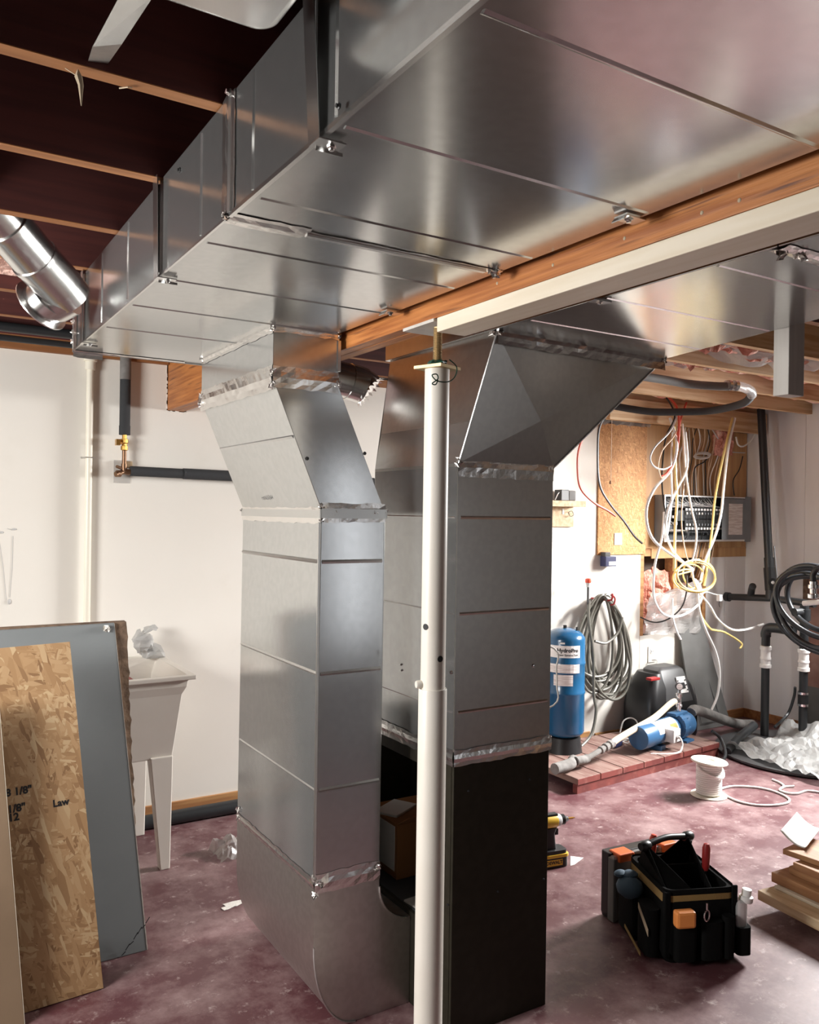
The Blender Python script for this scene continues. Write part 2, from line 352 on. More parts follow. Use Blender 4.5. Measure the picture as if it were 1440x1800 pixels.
window(1, 'x', XR, 2.35, 3.345, 1.72, 2.30); window(2, 'x', XL-.05, 1.75, 2.85, 1.32, 2.12); window(3, 'y', YB-.05, 3.65, 4.35, .2, 2.2)

# ------------------------------------------------------------------ strips of crinkled foil tape
def tape(b, p0, p1, wv, nrm, n=None, amp=.0022, off=.0016):
    p0, p1, wv, nr = V(p0), V(p1), V(wv), V(nrm).normalized(); L = (p1-p0).length; n = n or max(6, int(L/.022))
    vs = []; m = 4
    for i in range(n+1):
        for j in range(m+1):
            e = rng.uniform(-.0025, .0025) if j in (0, m) else rng.uniform(-.001,.001)
            a = amp*.45 if 0 < j < m else .0003
            vs.append(p0+(p1-p0)*(i/n)+wv*((j/m)-.5)+wv.normalized()*e+nr*(off+abs(rng.gauss(0, a))+(.0022 if j == 2 else 0)))
    b.add(vs, [(i*(m+1)+j, i*(m+1)+j+1, (i+1)*(m+1)+j+1, (i+1)*(m+1)+j) for i in range(n) for j in range(m)]); return b
def wad(b, c, r, n=9):
    r *= .62   # crumpled knot of tape
    c = V(c)
    for i in range(n):
        d = V((rng.uniform(-1,1), rng.uniform(-1,1), rng.uniform(-1,1))).normalized(); e = d.orthogonal().normalized()*r*.7; g = d.cross(e)*.6
        o = c+V((rng.uniform(-1,1), rng.uniform(-1,1), rng.uniform(-1,1)))*r*.5
        b.add([o-e, o+g+d*r*.3, o+e, o-g+d*r*.25], [(0,1,2),(0,2,3)])
    return b
def screw(b, p, nrm, r=.006):
    n = V(nrm).normalized(); return b.lathe([(r,0),(r,.002),(r*.6,.003),(r*.6,.006),(0,.0065)], V(p), n, 6)

# ------------------------------------------------------------------ supply trunk
XT0, XT1, ZT, YE = .530, 1.171, 2.171, 3.133
tk = T('supply_trunk', 'large galvanised sheet-metal trunk duct hung under the joists left of the wooden beam', 'duct', (.86, 1.3, ZT))
YJ = 1.5265; g = .0012
tk.part('duct_section', B().box((XT0, -.75, ZT), (XT1, YJ-g, ZJ-.002)), 'galvanised', bevel=.002)
tk.part('duct_section', B().box((XT0, YJ+g, ZT), (XT1, YE, ZJ-.002)), 'galvanised', bevel=.002)
for y in (-.3, .10, .42, .744, 1.075, 1.402, 1.696, 2.02, 2.33, 2.66):
    tk.part('stiffening_bead', B().prism([(XT0+.014, y-.006, ZT), (XT0+.014, y-.001, ZT-.0022), (XT0+.014, y+.001, ZT-.0022), (XT0+.014, y+.006, ZT)], (XT1-XT0-.022,0,0)), 'galvanised')
    if y > .6: tk.part('side_bead', B().prism([(XT0, y-.005, ZT+.012), (XT0-.0026, y, ZT+.012), (XT0, y+.005, ZT+.012)], (0,0,.21)), 'galvanised')
tk.part('corner_hem', B().box((XT0-.004, -.75, ZT-.003), (XT0+.004, YJ-.01, ZT+.005)).box((XT0-.003, YJ+.01, ZT-.002), (XT0+.002, YE, ZT+.003)), 'galvanised_bright')
b = B(); tape(b, (XT0, YJ, ZT+.004), (XT0, YJ, ZJ-.003), (0,.07,0), (-1,0,0)); tape(b, (XT0, YJ, ZT), (XT0+.16, YJ, ZT), (0,.062,0), (0,0,-1)); tape(b, (XT0+.16, YJ, ZT), (XT1, YJ, ZT), (0,.034,0), (0,0,-1), amp=.001)
wad(b, (XT0-.004, YJ, ZT+.002), .020, 14); wad(b, (XT0-.004, YJ-.015, ZJ-.006), .020, 14); wad(b, (XT1-.02, YJ-.01, ZT-.004), .03, 14)
tk.part('foil_tape', b, 'foil_tape')
tk.part('joint_cleat', B().box((XT0-.006, YJ-.022, ZT+.004), (XT0, YJ-.008, ZJ-.004)).box((XT0+.16, YJ-.006, ZT-.007), (XT1-.04, YJ+.006, ZT)), 'seam_steel')
b = B(); tape(b, (XT0, YE-.035, ZT+.004), (XT0, YE-.035, ZJ-.003), (0,.07,0), (-1,0,0), amp=.003); tape(b, (XT0, YE, ZT+.004), (XT0+.1, YE, ZT+.004), (0,0,.05), (0,1,0)); tape(b, (XT0, YE-.012, ZT), (XT1-.25, YE-.012, ZT), (0,.024,0), (0,0,-1), amp=.001)
for k in range(6): wad(b, (XT0-.004, YE-.01, ZT+.03+.035*k), .016, 6)
tk.part('foil_tape', b, 'foil_tape')
tk.part('end_cap', B().box((XT0-.003, YE, ZT-.004), (XT1, YE+.004, ZJ-.003)), 'galvanised')
b = B(); screw(b, at(597, 202, Z=ZT)+V((0,0,.012)), (-1,0,0), .005); screw(b, (XT0, 1.85, 2.37), (-1,0,0)); tk.part('screw', b, 'wire_black')
# strap hangers that hold the trunk up
def hanger(y, twist, label, zt=ZJ):
    t = T('strap_hanger', label, 'hanger', (XT0-.008, y, ZT), 'strap hangers on the trunk')
    w = .036
    b = B().slab([(XT0-.011, y-w/2, ZT-.006), (XT0-.011, y+w/2, ZT-.006), (XT0-.011-twist, y+w/2+.004, zt), (XT0-.011-twist, y-w/2+.004, zt)], (.0012,0,0))
    t.part('strap', b, 'galvanised_bright'); t.part('strap_rib', B().slab([(XT0-.011, y+w/2, ZT-.006), (XT0-.002, y+w/2, ZT-.006), (XT0-.002, y+w/2+.004, zt), (XT0-.011-twist, y+w/2+.004, zt)], (0,.0012,0)), 'galvanised_bright')
    t.part('foot_bracket', B().box((XT0-.011, y-w/2, ZT-.0085), (XT0+.034, y+w/2, ZT-.0062)).box((XT0+.0, y+w/2-.002, ZT-.012), (XT0+.045, y+w/2, ZT-.0062)), 'galvanised_bright')
    b = B(); screw(b, (XT0+.018, y, ZT-.0085), (0,0,-1), .007); t.part('bolt', b, 'seam_steel')
hanger(1.126, .012, 'twisted strap hanger nearest the camera on the trunk duct side')
hanger(2.0, .004, 'strap hanger on the far half of the trunk, past its taped joint')
hanger(2.93, .0, 'strap hanger beside the taped far end of the trunk')
def clip(px, py, label):
    p = at(px, py, Z=ZT-.002)
    t = T('hanger_clip', label, 'clip', p, 'hanger clips along the beam')
    t.part('foot_bracket', B().box(p+V((-.045,-.016,-.006)), p+V((.004,.016,-.001))).slab([p+V((-.045,-.016,-.006)), p+V((-.045,.016,-.006)), p+V((-.052,.016,-.014)), p+V((-.052,-.016,-.014))], (0,0,.002)), 'galvanised_bright')
    b = B(); screw(b, p+V((-.024,0,-.006)), (0,0,-1), .009); t.part('bolt', b, 'chrome')
clip(1122, 385, 'hanger clip by the beam, at the brown side of the large trunk, nearer one'); clip(700, 549, 'hanger clip by the beam beside the post plate, farther one')
# ------------------------------------------------------------------ return drop: collar, offset, riser, boot
X1, X2, X3, X4, Y1, Y2 = .957, 1.176, 1.124, 1.352, 2.343, 3.024
dp = T('drop_duct', 'tall galvanised drop duct with an offset and a curved boot on the floor', 'duct', (1.25, 2.7, 0))
ZA, ZB, ZC = 2.015, 1.615, .465
def ring(xa, xb, z): return [(xa,Y1,z),(xb,Y1,z),(xb,Y2,z),(xa,Y2,z)]
def pie(xa, xb, za, xc, xd, zb): return B().hexa(ring(xc, xd, zb)+ring(xa, xb, za))
dp.part('collar', pie(X1, X2, ZT-.001, X1, X2, ZA), 'galvanised', bevel=.0015)
dp.part('offset_section', pie(X1+.001, X2-.001, ZA-.001, X3+.003, X4-.001, ZB), 'galvanised', bevel=.0015)
dp.part('riser', pie(X3, X4, ZB-.001, X3-.006, X4-.003, ZC), 'galvanised', bevel=.0015)
heel = []
for k in range(15):
    a = math.pi*k/28
    heel.append((X3-.006+.15-.15*math.cos(a), Y1, .27-.27*math.sin(a)+.001))
RT = .125; throat = [(X4-.003+RT-RT*math.cos(math.pi*k/20), Y1, ZC-.055-RT*math.sin(math.pi*k/20)) for k in range(11)]
def resample(P, n):
    P = [V(p) for p in P]; L = [0]
    for a_, b_ in zip(P, P[1:]): L.append(L[-1]+(b_-a_).length)
    out = []
    for k in range(n):
        t = L[-1]*k/(n-1); i = max(q for q in range(len(P)-1) if L[q] <= t+1e-9); out.append(P[i].lerp(P[i+1], min(1, (t-L[i])/max(1e-9, L[i+1]-L[i]))))
    return out
ho = resample([(X3-.006,Y1,ZC-.001)]+heel+[(1.4685,Y1,.001)], 26); ti = resample([(X4-.003,Y1,ZC-.001)]+throat[:-1]+[(1.4685,Y1,throat[-1][2])], 26)
dY = V((0,Y2-Y1,0)); b = B()
for k in range(25):
    m0, m1 = (ho[k]+ti[k])/2, (ho[k+1]+ti[k+1])/2; bul = lambda q: V((0,-.006*math.sin(math.pi*q/25),0))
    m0 += bul(k); m1 += bul(k+1)
    b.add([ho[k],ho[k+1],m1,m0], [(0,1,2,3)]); b.add([m0,m1,ti[k+1],ti[k]], [(0,1,2,3)])
    b.add([ho[k],ho[k+1],ho[k+1]+dY,ho[k]+dY], [(0,1,2,3)]); b.add([ti[k],ti[k+1],ti[k+1]+dY,ti[k]+dY], [(0,1,2,3)]); b.add([ho[k]+dY,ho[k+1]+dY,ti[k+1]+dY,ti[k]+dY], [(0,1,2,3)])
b.add([ho[0],ti[0],ti[0]+dY,ho[0]+dY], [(0,1,2,3)])
dp.part('boot', b, 'galvanised_boot', weld=True, smooth=True)
dp.part('throat_hem', B().tube([V(p)+V((0,-.003,0)) for p in throat if p[0] < 1.468], .003, 6), 'galvanised_bright')
dp.part('heel_hem', B().tube([V(p)+V((0,-.003,0)) for p in heel], .003, 6), 'seam_steel')
def facebead(z, sm='seam_steel', both=True):
    dp.part('stiffening_bead', B().prism([(X3+.004,Y1,z-.006),(X3+.004,Y1-.0035,z),(X3+.004,Y1,z+.006)], (X4-X3-.014,0,0)), sm)
    dp.part('side_bead', B().prism([(X3-.003,Y1+.01,z-.006),(X3-.0075,Y1+.01,z),(X3-.003,Y1+.01,z+.006)], (0,Y2-Y1-.02,0)), sm)
for z in (1.462, 1.115, .755): facebead(z)
xo = X1+.001+(X3+.002-X1)*(ZA-1.845)/(ZA-ZB); dp.part('side_bead', B().prism([(xo-.001,Y1+.01,1.851),(xo-.005,Y1+.01,1.845),(xo+.002,Y1+.01,1.839)], (0,Y2-Y1-.02,0)), 'galvanised')
b = B(); tape(b, (X1,Y1,ZA+.002), (X1,Y2,ZA+.002), (0,0,.075), (-1,0,0), amp=.003); tape(b, (X1,Y1,ZA+.004), (X2,Y1,ZA+.004), (0,0,.065), (0,-1,0), amp=.003)
for p in ((X1,Y1,ZA+.015),(X1,Y1,ZA-.02),(X1,Y2,ZA+.02),(X1,Y2,ZA-.01),(X2,Y1,ZA),(X1,Y2,ZA)): wad(b, p, .026, 10)
dp.part('foil_tape', b, 'foil_tape')
b = B(); tape(b, (X3,Y1,ZB), (X3,Y2,ZB), (0,0,.07), (-1,0,0), amp=.003); tape(b, (X3,Y1,ZB), (X4,Y1,ZB), (0,0,.06), (0,-1,0), amp=.003)
for p in ((X3,Y1,ZB+.02),(X3,Y1,ZB-.02),(X3,Y2,ZB),(X4,Y1,ZB+.01),(X4-.04,Y1,ZB),(X3+.05,Y1,ZB)): wad(b, p, .02, 10)
dp.part('foil_tape', b, 'foil_tape')
dp.part('joint_cleat', B().box((X3-.002,Y1-.007,ZB-.018), (X4+.003,Y1-.002,ZB+.012)).box((X3-.007,Y1-.004,ZB-.018), (X3-.002,Y2,ZB+.008)), 'seam_steel')
b = B(); tape(b, (X3-.006,Y1,ZC), (X4-.003,Y1,ZC), (0,0,.062), (0,-1,0), amp=.0035); tape(b, (X3-.006,Y1,ZC), (X3-.006,Y2,ZC), (0,0,.03), (-1,0,0), amp=.001)
for p in ((X3-.006,Y1,ZC+.02),(X3-.006,Y1,ZC-.03),(X3+.01,Y1-.003,ZC),(X4-.01,Y1-.003,ZC+.01),(X3-.008,Y2-.02,ZC),(X3-.008,Y2-.02,ZC+.03)): wad(b, p, .022, 11)
dp.part('foil_tape', b, 'foil_tape')
b = B(); tape(b, (X1,Y1,ZT-.003), (X2,Y1,ZT-.003), (0,0,.03), (0,-1,0), amp=.0015); tape(b, (X1,Y1,ZT-.003), (X1,Y2,ZT-.003), (0,0,.035), (-1,0,0), amp=.0015); wad(b, (X1,Y1,ZT-.005), .024, 10); wad(b, (X2,Y1,ZT-.006), .018, 8); wad(b, (X1,Y2,ZT-.005), .02, 8)
dp.part('foil_tape', b, 'foil_tape')
b = B(); screw(b, at(540, 806, Y=Y1-.001), (0,-1,0)); screw(b, at(641, 797, Y=Y1-.001), (0,-1,0)); dp.part('screw', b, 'wire_black')
dp.part('corner_hem', B().box((X3-.010,Y1-.003,ZC+.03), (X3-.003,Y1+.003,ZB-.03)).box((X2-.005,Y1-.005,ZA+.04), (X2+.005,Y1,ZT-.02)), 'seam_steel')

bq = V((0,Y2-Y1,0)).normalized(); cz = V((X1-X3,0,ZA-ZB)).normalized(); wo = V((X3+.003,Y1+.40,ZB))+cz*.052+V((-(ZA-ZB),0,-(X3-X1))).normalized()*.003
dp.part('pencil_note', text('mail 63 84', .022, lambda x, y: wo-bq*x+cz*y, 'ink'), 'charcoal')
# round elbow stub behind the drop duct
el = T('round_elbow', 'small round sheet-metal elbow sticking out behind the drop duct below the beam', 'duct', (1.32, 2.72, 2.02))
c = at(632, 672, Y=2.72); r = .064
path = smoothpath([c+V((-.13,0,.01)), c+V((-.05,0,.0)), c+V((.012,0,-.012)), c+V((.035,-.01,-.03))], 3)
el.part('elbow_gore', B().tube(path[:4], r, 20), 'galvanised_bright', smooth=True); el.part('elbow_gore', B().tube(path[3:7], r*1.04, 20), 'galvanised_bright', smooth=True); el.part('elbow_gore', B().tube(path[6:], r*.99, 20), 'galvanised_bright', smooth=True)
d = (path[-1]-path[-2]).normalized(); e = d.orthogonal().normalized(); b = B()
for k in range(20):
    q = 2*math.pi*k/20; n = e*math.cos(q)+d.cross(e)*math.sin(q); p = path[-1]+n*r; s_ = d.cross(n)*.006
    b.add([p-s_, p+s_, p+d*.012+n*.009], [(0,1,2)])
el.part('cut_tabs', b, 'galvanised_bright')

# ------------------------------------------------------------------ furnace, plenum, transition, second trunk
FX0, FX1, FY0, FY1, ZP = 1.470, 1.852, 2.105, 2.626, 1.772
fu = T('furnace', 'dark brown furnace cabinet on the floor below the plenum duct, behind the post', 'furnace', (1.66, 2.5, 0))
fu.part('front_panel', B().box((FX0, FY0, 0), (FX1, FY0+.012, .845)), 'furnace_brown', bevel=.002)
fu.part('side_panel', B().box((FX1-.012, FY0+.013, 0), (FX1, 2.95, .845)), 'furnace_brown')
fu.part('back_panel', B().box((FX0, 2.938, 0), (FX1-.013, 2.95, .845)), 'furnace_brown')
fu.part('side_frame', B().box((FX0, FY0+.013, 0), (FX0+.012, 2.20, .845)).box((FX0, 2.20, .80), (FX0+.012, 2.937, .845)).box((FX0, 2.62, .30), (FX0+.012, 2.937, .80)).box((FX0, 2.201, 0), (FX0+.012, 2.937, .30)), 'furnace_brown')
fu.part('blower_deck', B().box((FX0+.014, FY0+.014, .29), (FX1-.014, 2.936, .302)), 'panel_dark')
b = B()
for px, py in ((823,1390),(931,1370),(787,1590),(955,1545),(875,1567)): screw(b, at(px, py, Y=FY0), (0,-1,0), .004)
fu.part('screw', b, 'ink')
cb = T('cardboard_box', 'brown cardboard box with a white label inside the open side of the furnace', 'box', (1.66, 2.68, .302))
cb.part('carton', B().box((1.545, 2.56, .303), (1.83, 2.80, .50)), 'cardboard', bevel=.002)
cb.part('label_sheet', B().box((1.5435, 2.575, .33), (1.545, 2.72, .49)), 'label_white')
cb.part('flap', B().slab([(1.545,2.56,.50),(1.83,2.56,.50),(1.83,2.48,.55),(1.545,2.48,.55)], (0,.003,.002)), 'cardboard')
solo('booklet', B().cbox((0,0,.004), (.15,.10,.008), Matrix.Translation((1.62,2.70,.501))@Matrix.Rotation(.5,4,'Z')), 'paper', 'pale booklet lying on the cardboard box inside the furnace', 'booklet')
solo('filter_card', B().cbox((0,0,.003), (.22,.12,.006), Matrix.Translation((1.60,2.36,.303))@Matrix.Rotation(.1,4,'Z')), 'grey_board', 'flat pale card on the furnace deck above the boot throat', 'card')
pl = T('plenum_duct', 'galvanised square plenum duct standing on the dark furnace cabinet behind the post', 'duct', (1.656, 2.36, .866))
pl.part('duct_section', B().box((FX0, FY0, .846), (FX1, FY1, ZP)), 'galvanised_dull')
for z in (1.006, 1.309, 1.606):
    pl.part('stiffening_bead', B().prism([(FX0+.012,FY0,z-.005),(FX0+.012,FY0-.0028,z),(FX0+.012,FY0,z+.005)], (FX1-FX0-.022,0,0)), 'galvanised_dull')
    pl.part('side_bead', B().prism([(FX0,FY0+.012,z-.005),(FX0-.0028,FY0+.012,z),(FX0,FY0+.012,z+.005)], (0,FY1-FY0-.024,0)), 'galvanised')
pl.part('side_skin', B().box((FX0-.0012, FY0+.004, .88), (FX0-.0002, FY1-.004, ZP-.01)), 'galvanised')
b = B(); tape(b, (FX0-.003,FY0-.002,.866), (FX1+.006,FY0-.002,.866), (0,0,.05), (0,-1,0), amp=.0012); tape(b, (FX0-.003,FY0,.866), (FX0-.003,FY1,.866), (0,0,.05), (-1,0,0), amp=.0012)
wad(b, (FX1,FY0,.885), .016, 8); wad(b, (FX0,FY0,.89), .01, 6); pl.part('foil_tape', b, 'foil_tape')
b = B(); tape(b, (FX0,FY0,ZP-.012), (FX1,FY0,ZP-.012), (0,0,.06), (0,-1,0), amp=.002); 
wad(b, (FX0,FY0,ZP), .026, 14); wad(b, (FX1-.01,FY0,ZP-.005), .02, 8); pl.part('foil_tape', b, 'foil_tape')
b = B()
for px, py in ((793,1182),(937,1170)): screw(b, at(px, py, Y=FY0), (0,-1,0), .006)
for px, py in ((706,1168),(707,1178)): screw(b, at(px, py, X=FX0), (-1,0,0), .005)
pl.part('screw', b, 'chrome')
tr = T('transition_duct', 'flared transition duct with creased faces between plenum and second trunk', 'duct', (1.7, 2.3, ZP))
lo = [V(p) for p in ((FX0,FY0,ZP),(FX1,FY0,ZP),(FX1,FY1,ZP),(FX0,FY1,ZP))]; hi = [V(p) for p in ((1.545,2.02,ZT),(2.302,2.045,ZT),(2.302,2.64,ZT),(1.535,2.64,ZT))]
ctr = at(951, 740, Y=2.066)
tr.part('front_face', B().add([lo[0],lo[1],hi[1],hi[0],ctr], [(0,1,4),(1,2,4),(2,3,4),(3,0,4)]), 'galvanised_dull')
ml = lo[0].lerp(hi[0], .32); mb = V((ml.x-.002, FY1, ml.z)); tr.part('left_face', B().add([lo[3],lo[0],ml,mb], [(0,1,2),(0,2,3)]), 'galvanised'); tr.part('left_face', B().add([mb,ml,hi[0],hi[3]], [(0,1,2),(0,2,3)]), 'galvanised_dull')
tr.part('right_face', B().add([lo[1],lo[2],hi[2],hi[1]], [(0,1,2,3)]), 'galvanised_dull'); tr.part('back_face', B().add([lo[2],lo[3],hi[3],hi[2]], [(0,1,2,3)]), 'galvanised_dull')
tr.part('edge_hem', B().tube([lo[0]+V((0,-.003,0)), hi[0]+V((0,-.003,0))], .0035, 6), 'seam_steel'); tr.part('edge_hem', B().tube([lo[1]+V((0,-.002,0)), hi[1]+V((0,-.002,0))], .003, 6), 'seam_steel')
b = B(); tape(b, hi[0]+V((0,-.003,-.012)), hi[1]+V((0,-.003,-.012)), (0,0.01,.055), (0,-1,-.4), amp=.003); wad(b, hi[0], .035, 18); wad(b, hi[1], .025, 12); wad(b, lo[0]+V((0,0,.01)), .02, 9)
tr.part('foil_tape', b, 'foil_tape')
t2k = T('second_trunk', 'second galvanised trunk duct hung under the joists right of the beam, above the transition', 'duct', (1.9, 1.3, ZT))
def xr(y): return 2.302-.19*max(0, 2.05-y)
def sec(ya, yb): return B().hexa([(1.525,ya,ZT),(xr(ya),ya,ZT),(xr(yb),yb,ZT),(1.525,yb,ZT),(1.525,ya,ZJ-.002),(xr(ya),ya,ZJ-.002),(xr(yb),yb,ZJ-.002),(1.525,yb,ZJ-.002)])
t2k.part('duct_section', sec(-.75, 1.060), 'galvanised', bevel=.002); t2k.part('duct_section', sec(1.062, 2.05), 'galvanised', bevel=.002); t2k.part('duct_section', sec(2.052, 2.66), 'galvanised', bevel=.002)
for y in (.4, .75, 1.213, 1.553, 1.85): t2k.part('stiffening_bead', B().prism([(1.535,y-.006,ZT),(1.535,y-.001,ZT-.0022),(1.535,y+.001,ZT-.0022),(1.535,y+.006,ZT)], (xr(y)-1.55,0,0)), 'galvanised')
b = B(); tape(b, (1.53,1.061,ZT), (1.75,1.061,ZT), (0,.05,0), (0,0,-1), amp=.003); wad(b, (1.56,1.07,ZT-.004), .028, 14); wad(b, (1.60,1.06,ZT-.004), .025, 10); t2k.part('foil_tape', b, 'foil_tape')
p = at(1048, 526, Z=ZT-.002); t = T('hanger_clip', 'hanger clip under the second trunk right beside the cream board', 'clip', p, 'hanger clips along the beam')
t.part('foot_bracket', B().box(p+V((-.02,-.015,-.006)), p+V((.04,.015,-.001))), 'galvanised_bright'); b = B(); screw(b, p+V((.012,0,-.006)), (0,0,-1), .009); t.part('bolt', b, 'chrome')
# ------------------------------------------------------------------ beam, cream board, telepost
bm = T('support_beam', 'built-up brown wooden beam running under the joists between the two trunk ducts', 'beam', (1.245, 1.8, 2.129))
bm.part('ply', B().box((1.20,-.75,2.129), (1.242,YW-.001,ZJ-.001)), 'beam_wood', bevel=.002); bm.part('ply', B().box((1.2435,-.75,2.1285), (1.285,YW-.001,ZJ-.001)), 'beam_wood', bevel=.002)
b = B()
for px, py in ((1234,374),(1098,419),(972,466),(874,498),(1300,352)):
    p = at(px, py, X=1.2); b.ball(p, .004, .4, 1, 1, 8)
bm.part('nail_head', b, 'web_dust')
solo('cream_board', B().box((1.20,-.75,2.0905), (1.29,1.825,2.1285)), 'cream_wood', 'cream painted board fixed flat under the beam, ending at the post', 'board', bevel=.002)
b = B()
for y in (.75,.98,1.3,1.62,1.75): b.ball((1.25,y,2.0905), .005, 1, 1.4, .3, 6)
ps = T('telepost', 'off-white adjustable steel post under the wooden beam, in front of the furnace', 'post', (1.243, 1.885, 0)); PX, PY = 1.243, 1.885
ps.part('base_plate', B().box((PX-.07,PY-.07,0), (PX+.07,PY+.07,.008)), 'post_paint')
ps.part('lower_tube', B().lathe([(.0385,.008),(.0385,1.143),(.0375,1.146)], (PX,PY,0), seg=40), 'post_paint', smooth=True)
ps.part('upper_tube', B().lathe([(.0335,1.146),(.0335,2.005)], (PX,PY,0), seg=40), 'post_paint', smooth=True)
ps.part('cap_plate', B().box((PX-.045,PY-.045,2.005), (PX+.045,PY+.045,2.013), Matrix.Translation((PX,PY,0))@Matrix.Rotation(.35,4,'Z')@Matrix.Translation((-PX,-PY,0))), 'screw_brass')
prof = [(.012,2.013)]
for k in range(26): prof += [(.0125,2.014+k*.004),(.0108,2.016+k*.004)]
ps.part('jack_screw', B().lathe(prof+[(.012,2.120)], (PX,PY,0), seg=16), 'screw_brass', smooth=False)
ps.part('top_plate', B().box((PX-.05,PY-.055,2.119), (PX+.05,PY+.10,2.127)), 'grey_board')
def hole(px, py, r=.0085):
    d = (at(px,py,Y=PY)-V((PX,PY,0))); n = V((d.x, 0, 0)); a = math.asin(max(-1,min(1,(px-(720+FPX*.0335))/1e9))); 
    q = at(px,py,Y=PY); lat = (q-V((PX,PY,q.z))).dot(_r)
    n = -_f*math.sqrt(max(0,.0335**2-lat*lat))+_r*lat; n.z = 0; n.normalize(); p = V((PX,PY,q.z))+n*.0333
    return B().lathe([(r,0),(r,.0008)], p, n, 16)
ps.part('pin_hole', hole(748,1101), 'ink'); ps.part('pin_hole', hole(773,1154), 'ink')
p = at(748,1203,Y=PY); n = (-_r*.95-_f*.35); n.z = 0; n.normalize()
ps.part('lock_pin', B().lathe([(.011,0),(.011,.014),(.009,.018)], V((PX,PY,p.z))+n*.0305, n, 16), 'post_paint', smooth=True)
gw = T('green_wire', 'dark green wire knotted around the jack screw at the top of the post', 'wire', (PX, PY, 2.013))
pts = []
for k in range(46):
    a = k*.9; pts.append(V((PX+math.cos(a)*(.02+.01*rng.random()), PY+math.sin(a)*(.02+.01*rng.random()), 2.017+.012*rng.random())))
gw.part('coil', B().tube(pts, .0016, 5), 'green_wire')
gp = lambda x, y: at(x, y, Y=PY-.052)
gw.part('tail', B().tube(smoothpath([gp(790,632), gp(803,645), gp(800,662), gp(788,671), gp(770,670), gp(762,664), gp(760,659), gp(768,658), gp(770,666), gp(760,674), gp(766,676), gp(770,668)], 5), .0017, 5), 'green_wire')

# hanging white board at the second trunk
p = at(1386, 693, Y=1.49)
hb = solo('hanging_board', B().box((p.x, p.y, p.z), (p.x+.075, p.y+.05, ZJ-.001)), 'grey_board', 'short whitewashed board hanging upright from the joists beside the second trunk', 'board', bevel=.002)

# ------------------------------------------------------------------ small ducts in the joist bays
rd = T('round_branch_duct', 'round galvanised branch pipe with elbow passing under the joists at upper left', 'duct', at(70, 460, Y=2.72))
a0, a1, a2 = at(-10, 372, Y=2.56), at(62, 456, Y=2.68), at(108, 506, Y=2.74); R = .068
def seg_(p, q, r, name='pipe_section', m='galvanised_bright'): return rd.part(name, B().tube([p, q], r, 28), m, smooth=True)
dv = (a2-a0).normalized(); seg_(a0-dv*.2, a0+dv*.05, R*.96); seg_(a0+dv*.05, a1+dv*.005, R); seg_(a1-dv*.004, a2, R*1.03)
rd.part('crimp_ring', B().tube([a0+dv*.044, a0+dv*.056], R*1.05, 28), 'galvanised_bright', smooth=True); rd.part('crimp_ring', B().tube([a1-dv*.008, a1+dv*.004], R*1.06, 28), 'galvanised_bright', smooth=True)
fl = at(74, 536, Y=2.80); d2 = (fl-a2).normalized(); e1_ = smoothpath([a2-dv*.01, a2+dv*.03, a2+(dv+d2)*.03, fl-d2*.02, fl], 4)
seg_(a2-dv*.005, a2+dv*.04, R*1.0, 'elbow_gore'); rd.part('elbow_gore', B().tube([a2+dv*.03, (a2+fl)/2+dv*.02, fl], R*.98, 28), 'galvanised_bright', smooth=True)
nf = V((-.5,-.25,-.83)).normalized(); rd.part('collar_flange', B().lathe([(R*1.0,-.04),(R*1.0,0),(R*1.3,.002),(R*1.3,.006),(R*.9,.008),(0,.012)], fl, (fl-a2).normalized(), 28), 'galvanised_bright', smooth=True)
b = B(); tape(b, a1-dv*.09+_u*-.03-_f*.052-_r*.02, a1-dv*.05-_f*.056+_r*.03, dv*.05, -_f, amp=.004); rd.part('foil_tape', b, 'foil_tape')
q = at(452, 60, Z=2.322); x1, y1 = q.x+.022, q.y
poly = [(-.9,y1-.33,2.322),(x1,y1-.33,2.322)]+[(x1-.035+.035*math.cos(t), y1-.035+.035*math.sin(t), 2.322) for t in [math.pi/2*k/6 for k in range(7)]]+[(-.9,y1,2.322)]
sd = T('stack_duct', 'flat rounded galvanised stack duct in the joist bay at the top left', 'duct', (-.1, y1-.16, 2.322))
sd.part('duct_body', B().prism(poly, (0,0,.080)), 'galvanised_bright', bevel=.014, smooth=True, seg=4)
sb = T('duct_strap', 'bare metal strap slung from a joist to the flat stack duct at top left', 'strap', at(190, 70, Z=2.43))
sb.part('strap', B().slab([at(163,82,Z=2.36), at(214,78,Z=2.36), at(272,-10,Z=2.318), at(212,-10,Z=2.318)], (0,0,.0015)), 'galvanised_bright')
sb.part('strap_end', B().slab([at(163,82,Z=2.36), at(214,78,Z=2.36), at(190,112,Y=1.573), at(155,108,Y=1.573)], (0,.001,.0015)), 'galvanised_dull')
wbp = [at(137,122,Z=2.40), at(138,135,Z=2.385), at(142,150,Z=2.37), at(143,186,Z=2.335)]
solo('cobweb', B().tube(wbp, [.001,.007,.005,.0008], 6).tube([at(115,120,Z=2.402), wbp[1]], .001, 4).tube([at(210,155,Z=2.402), at(225,153,Z=2.397), at(232,154,Z=2.402)], .0015, 4), 'web_dust', 'dusty cobweb dangling from the joist at upper left', 'cobweb')
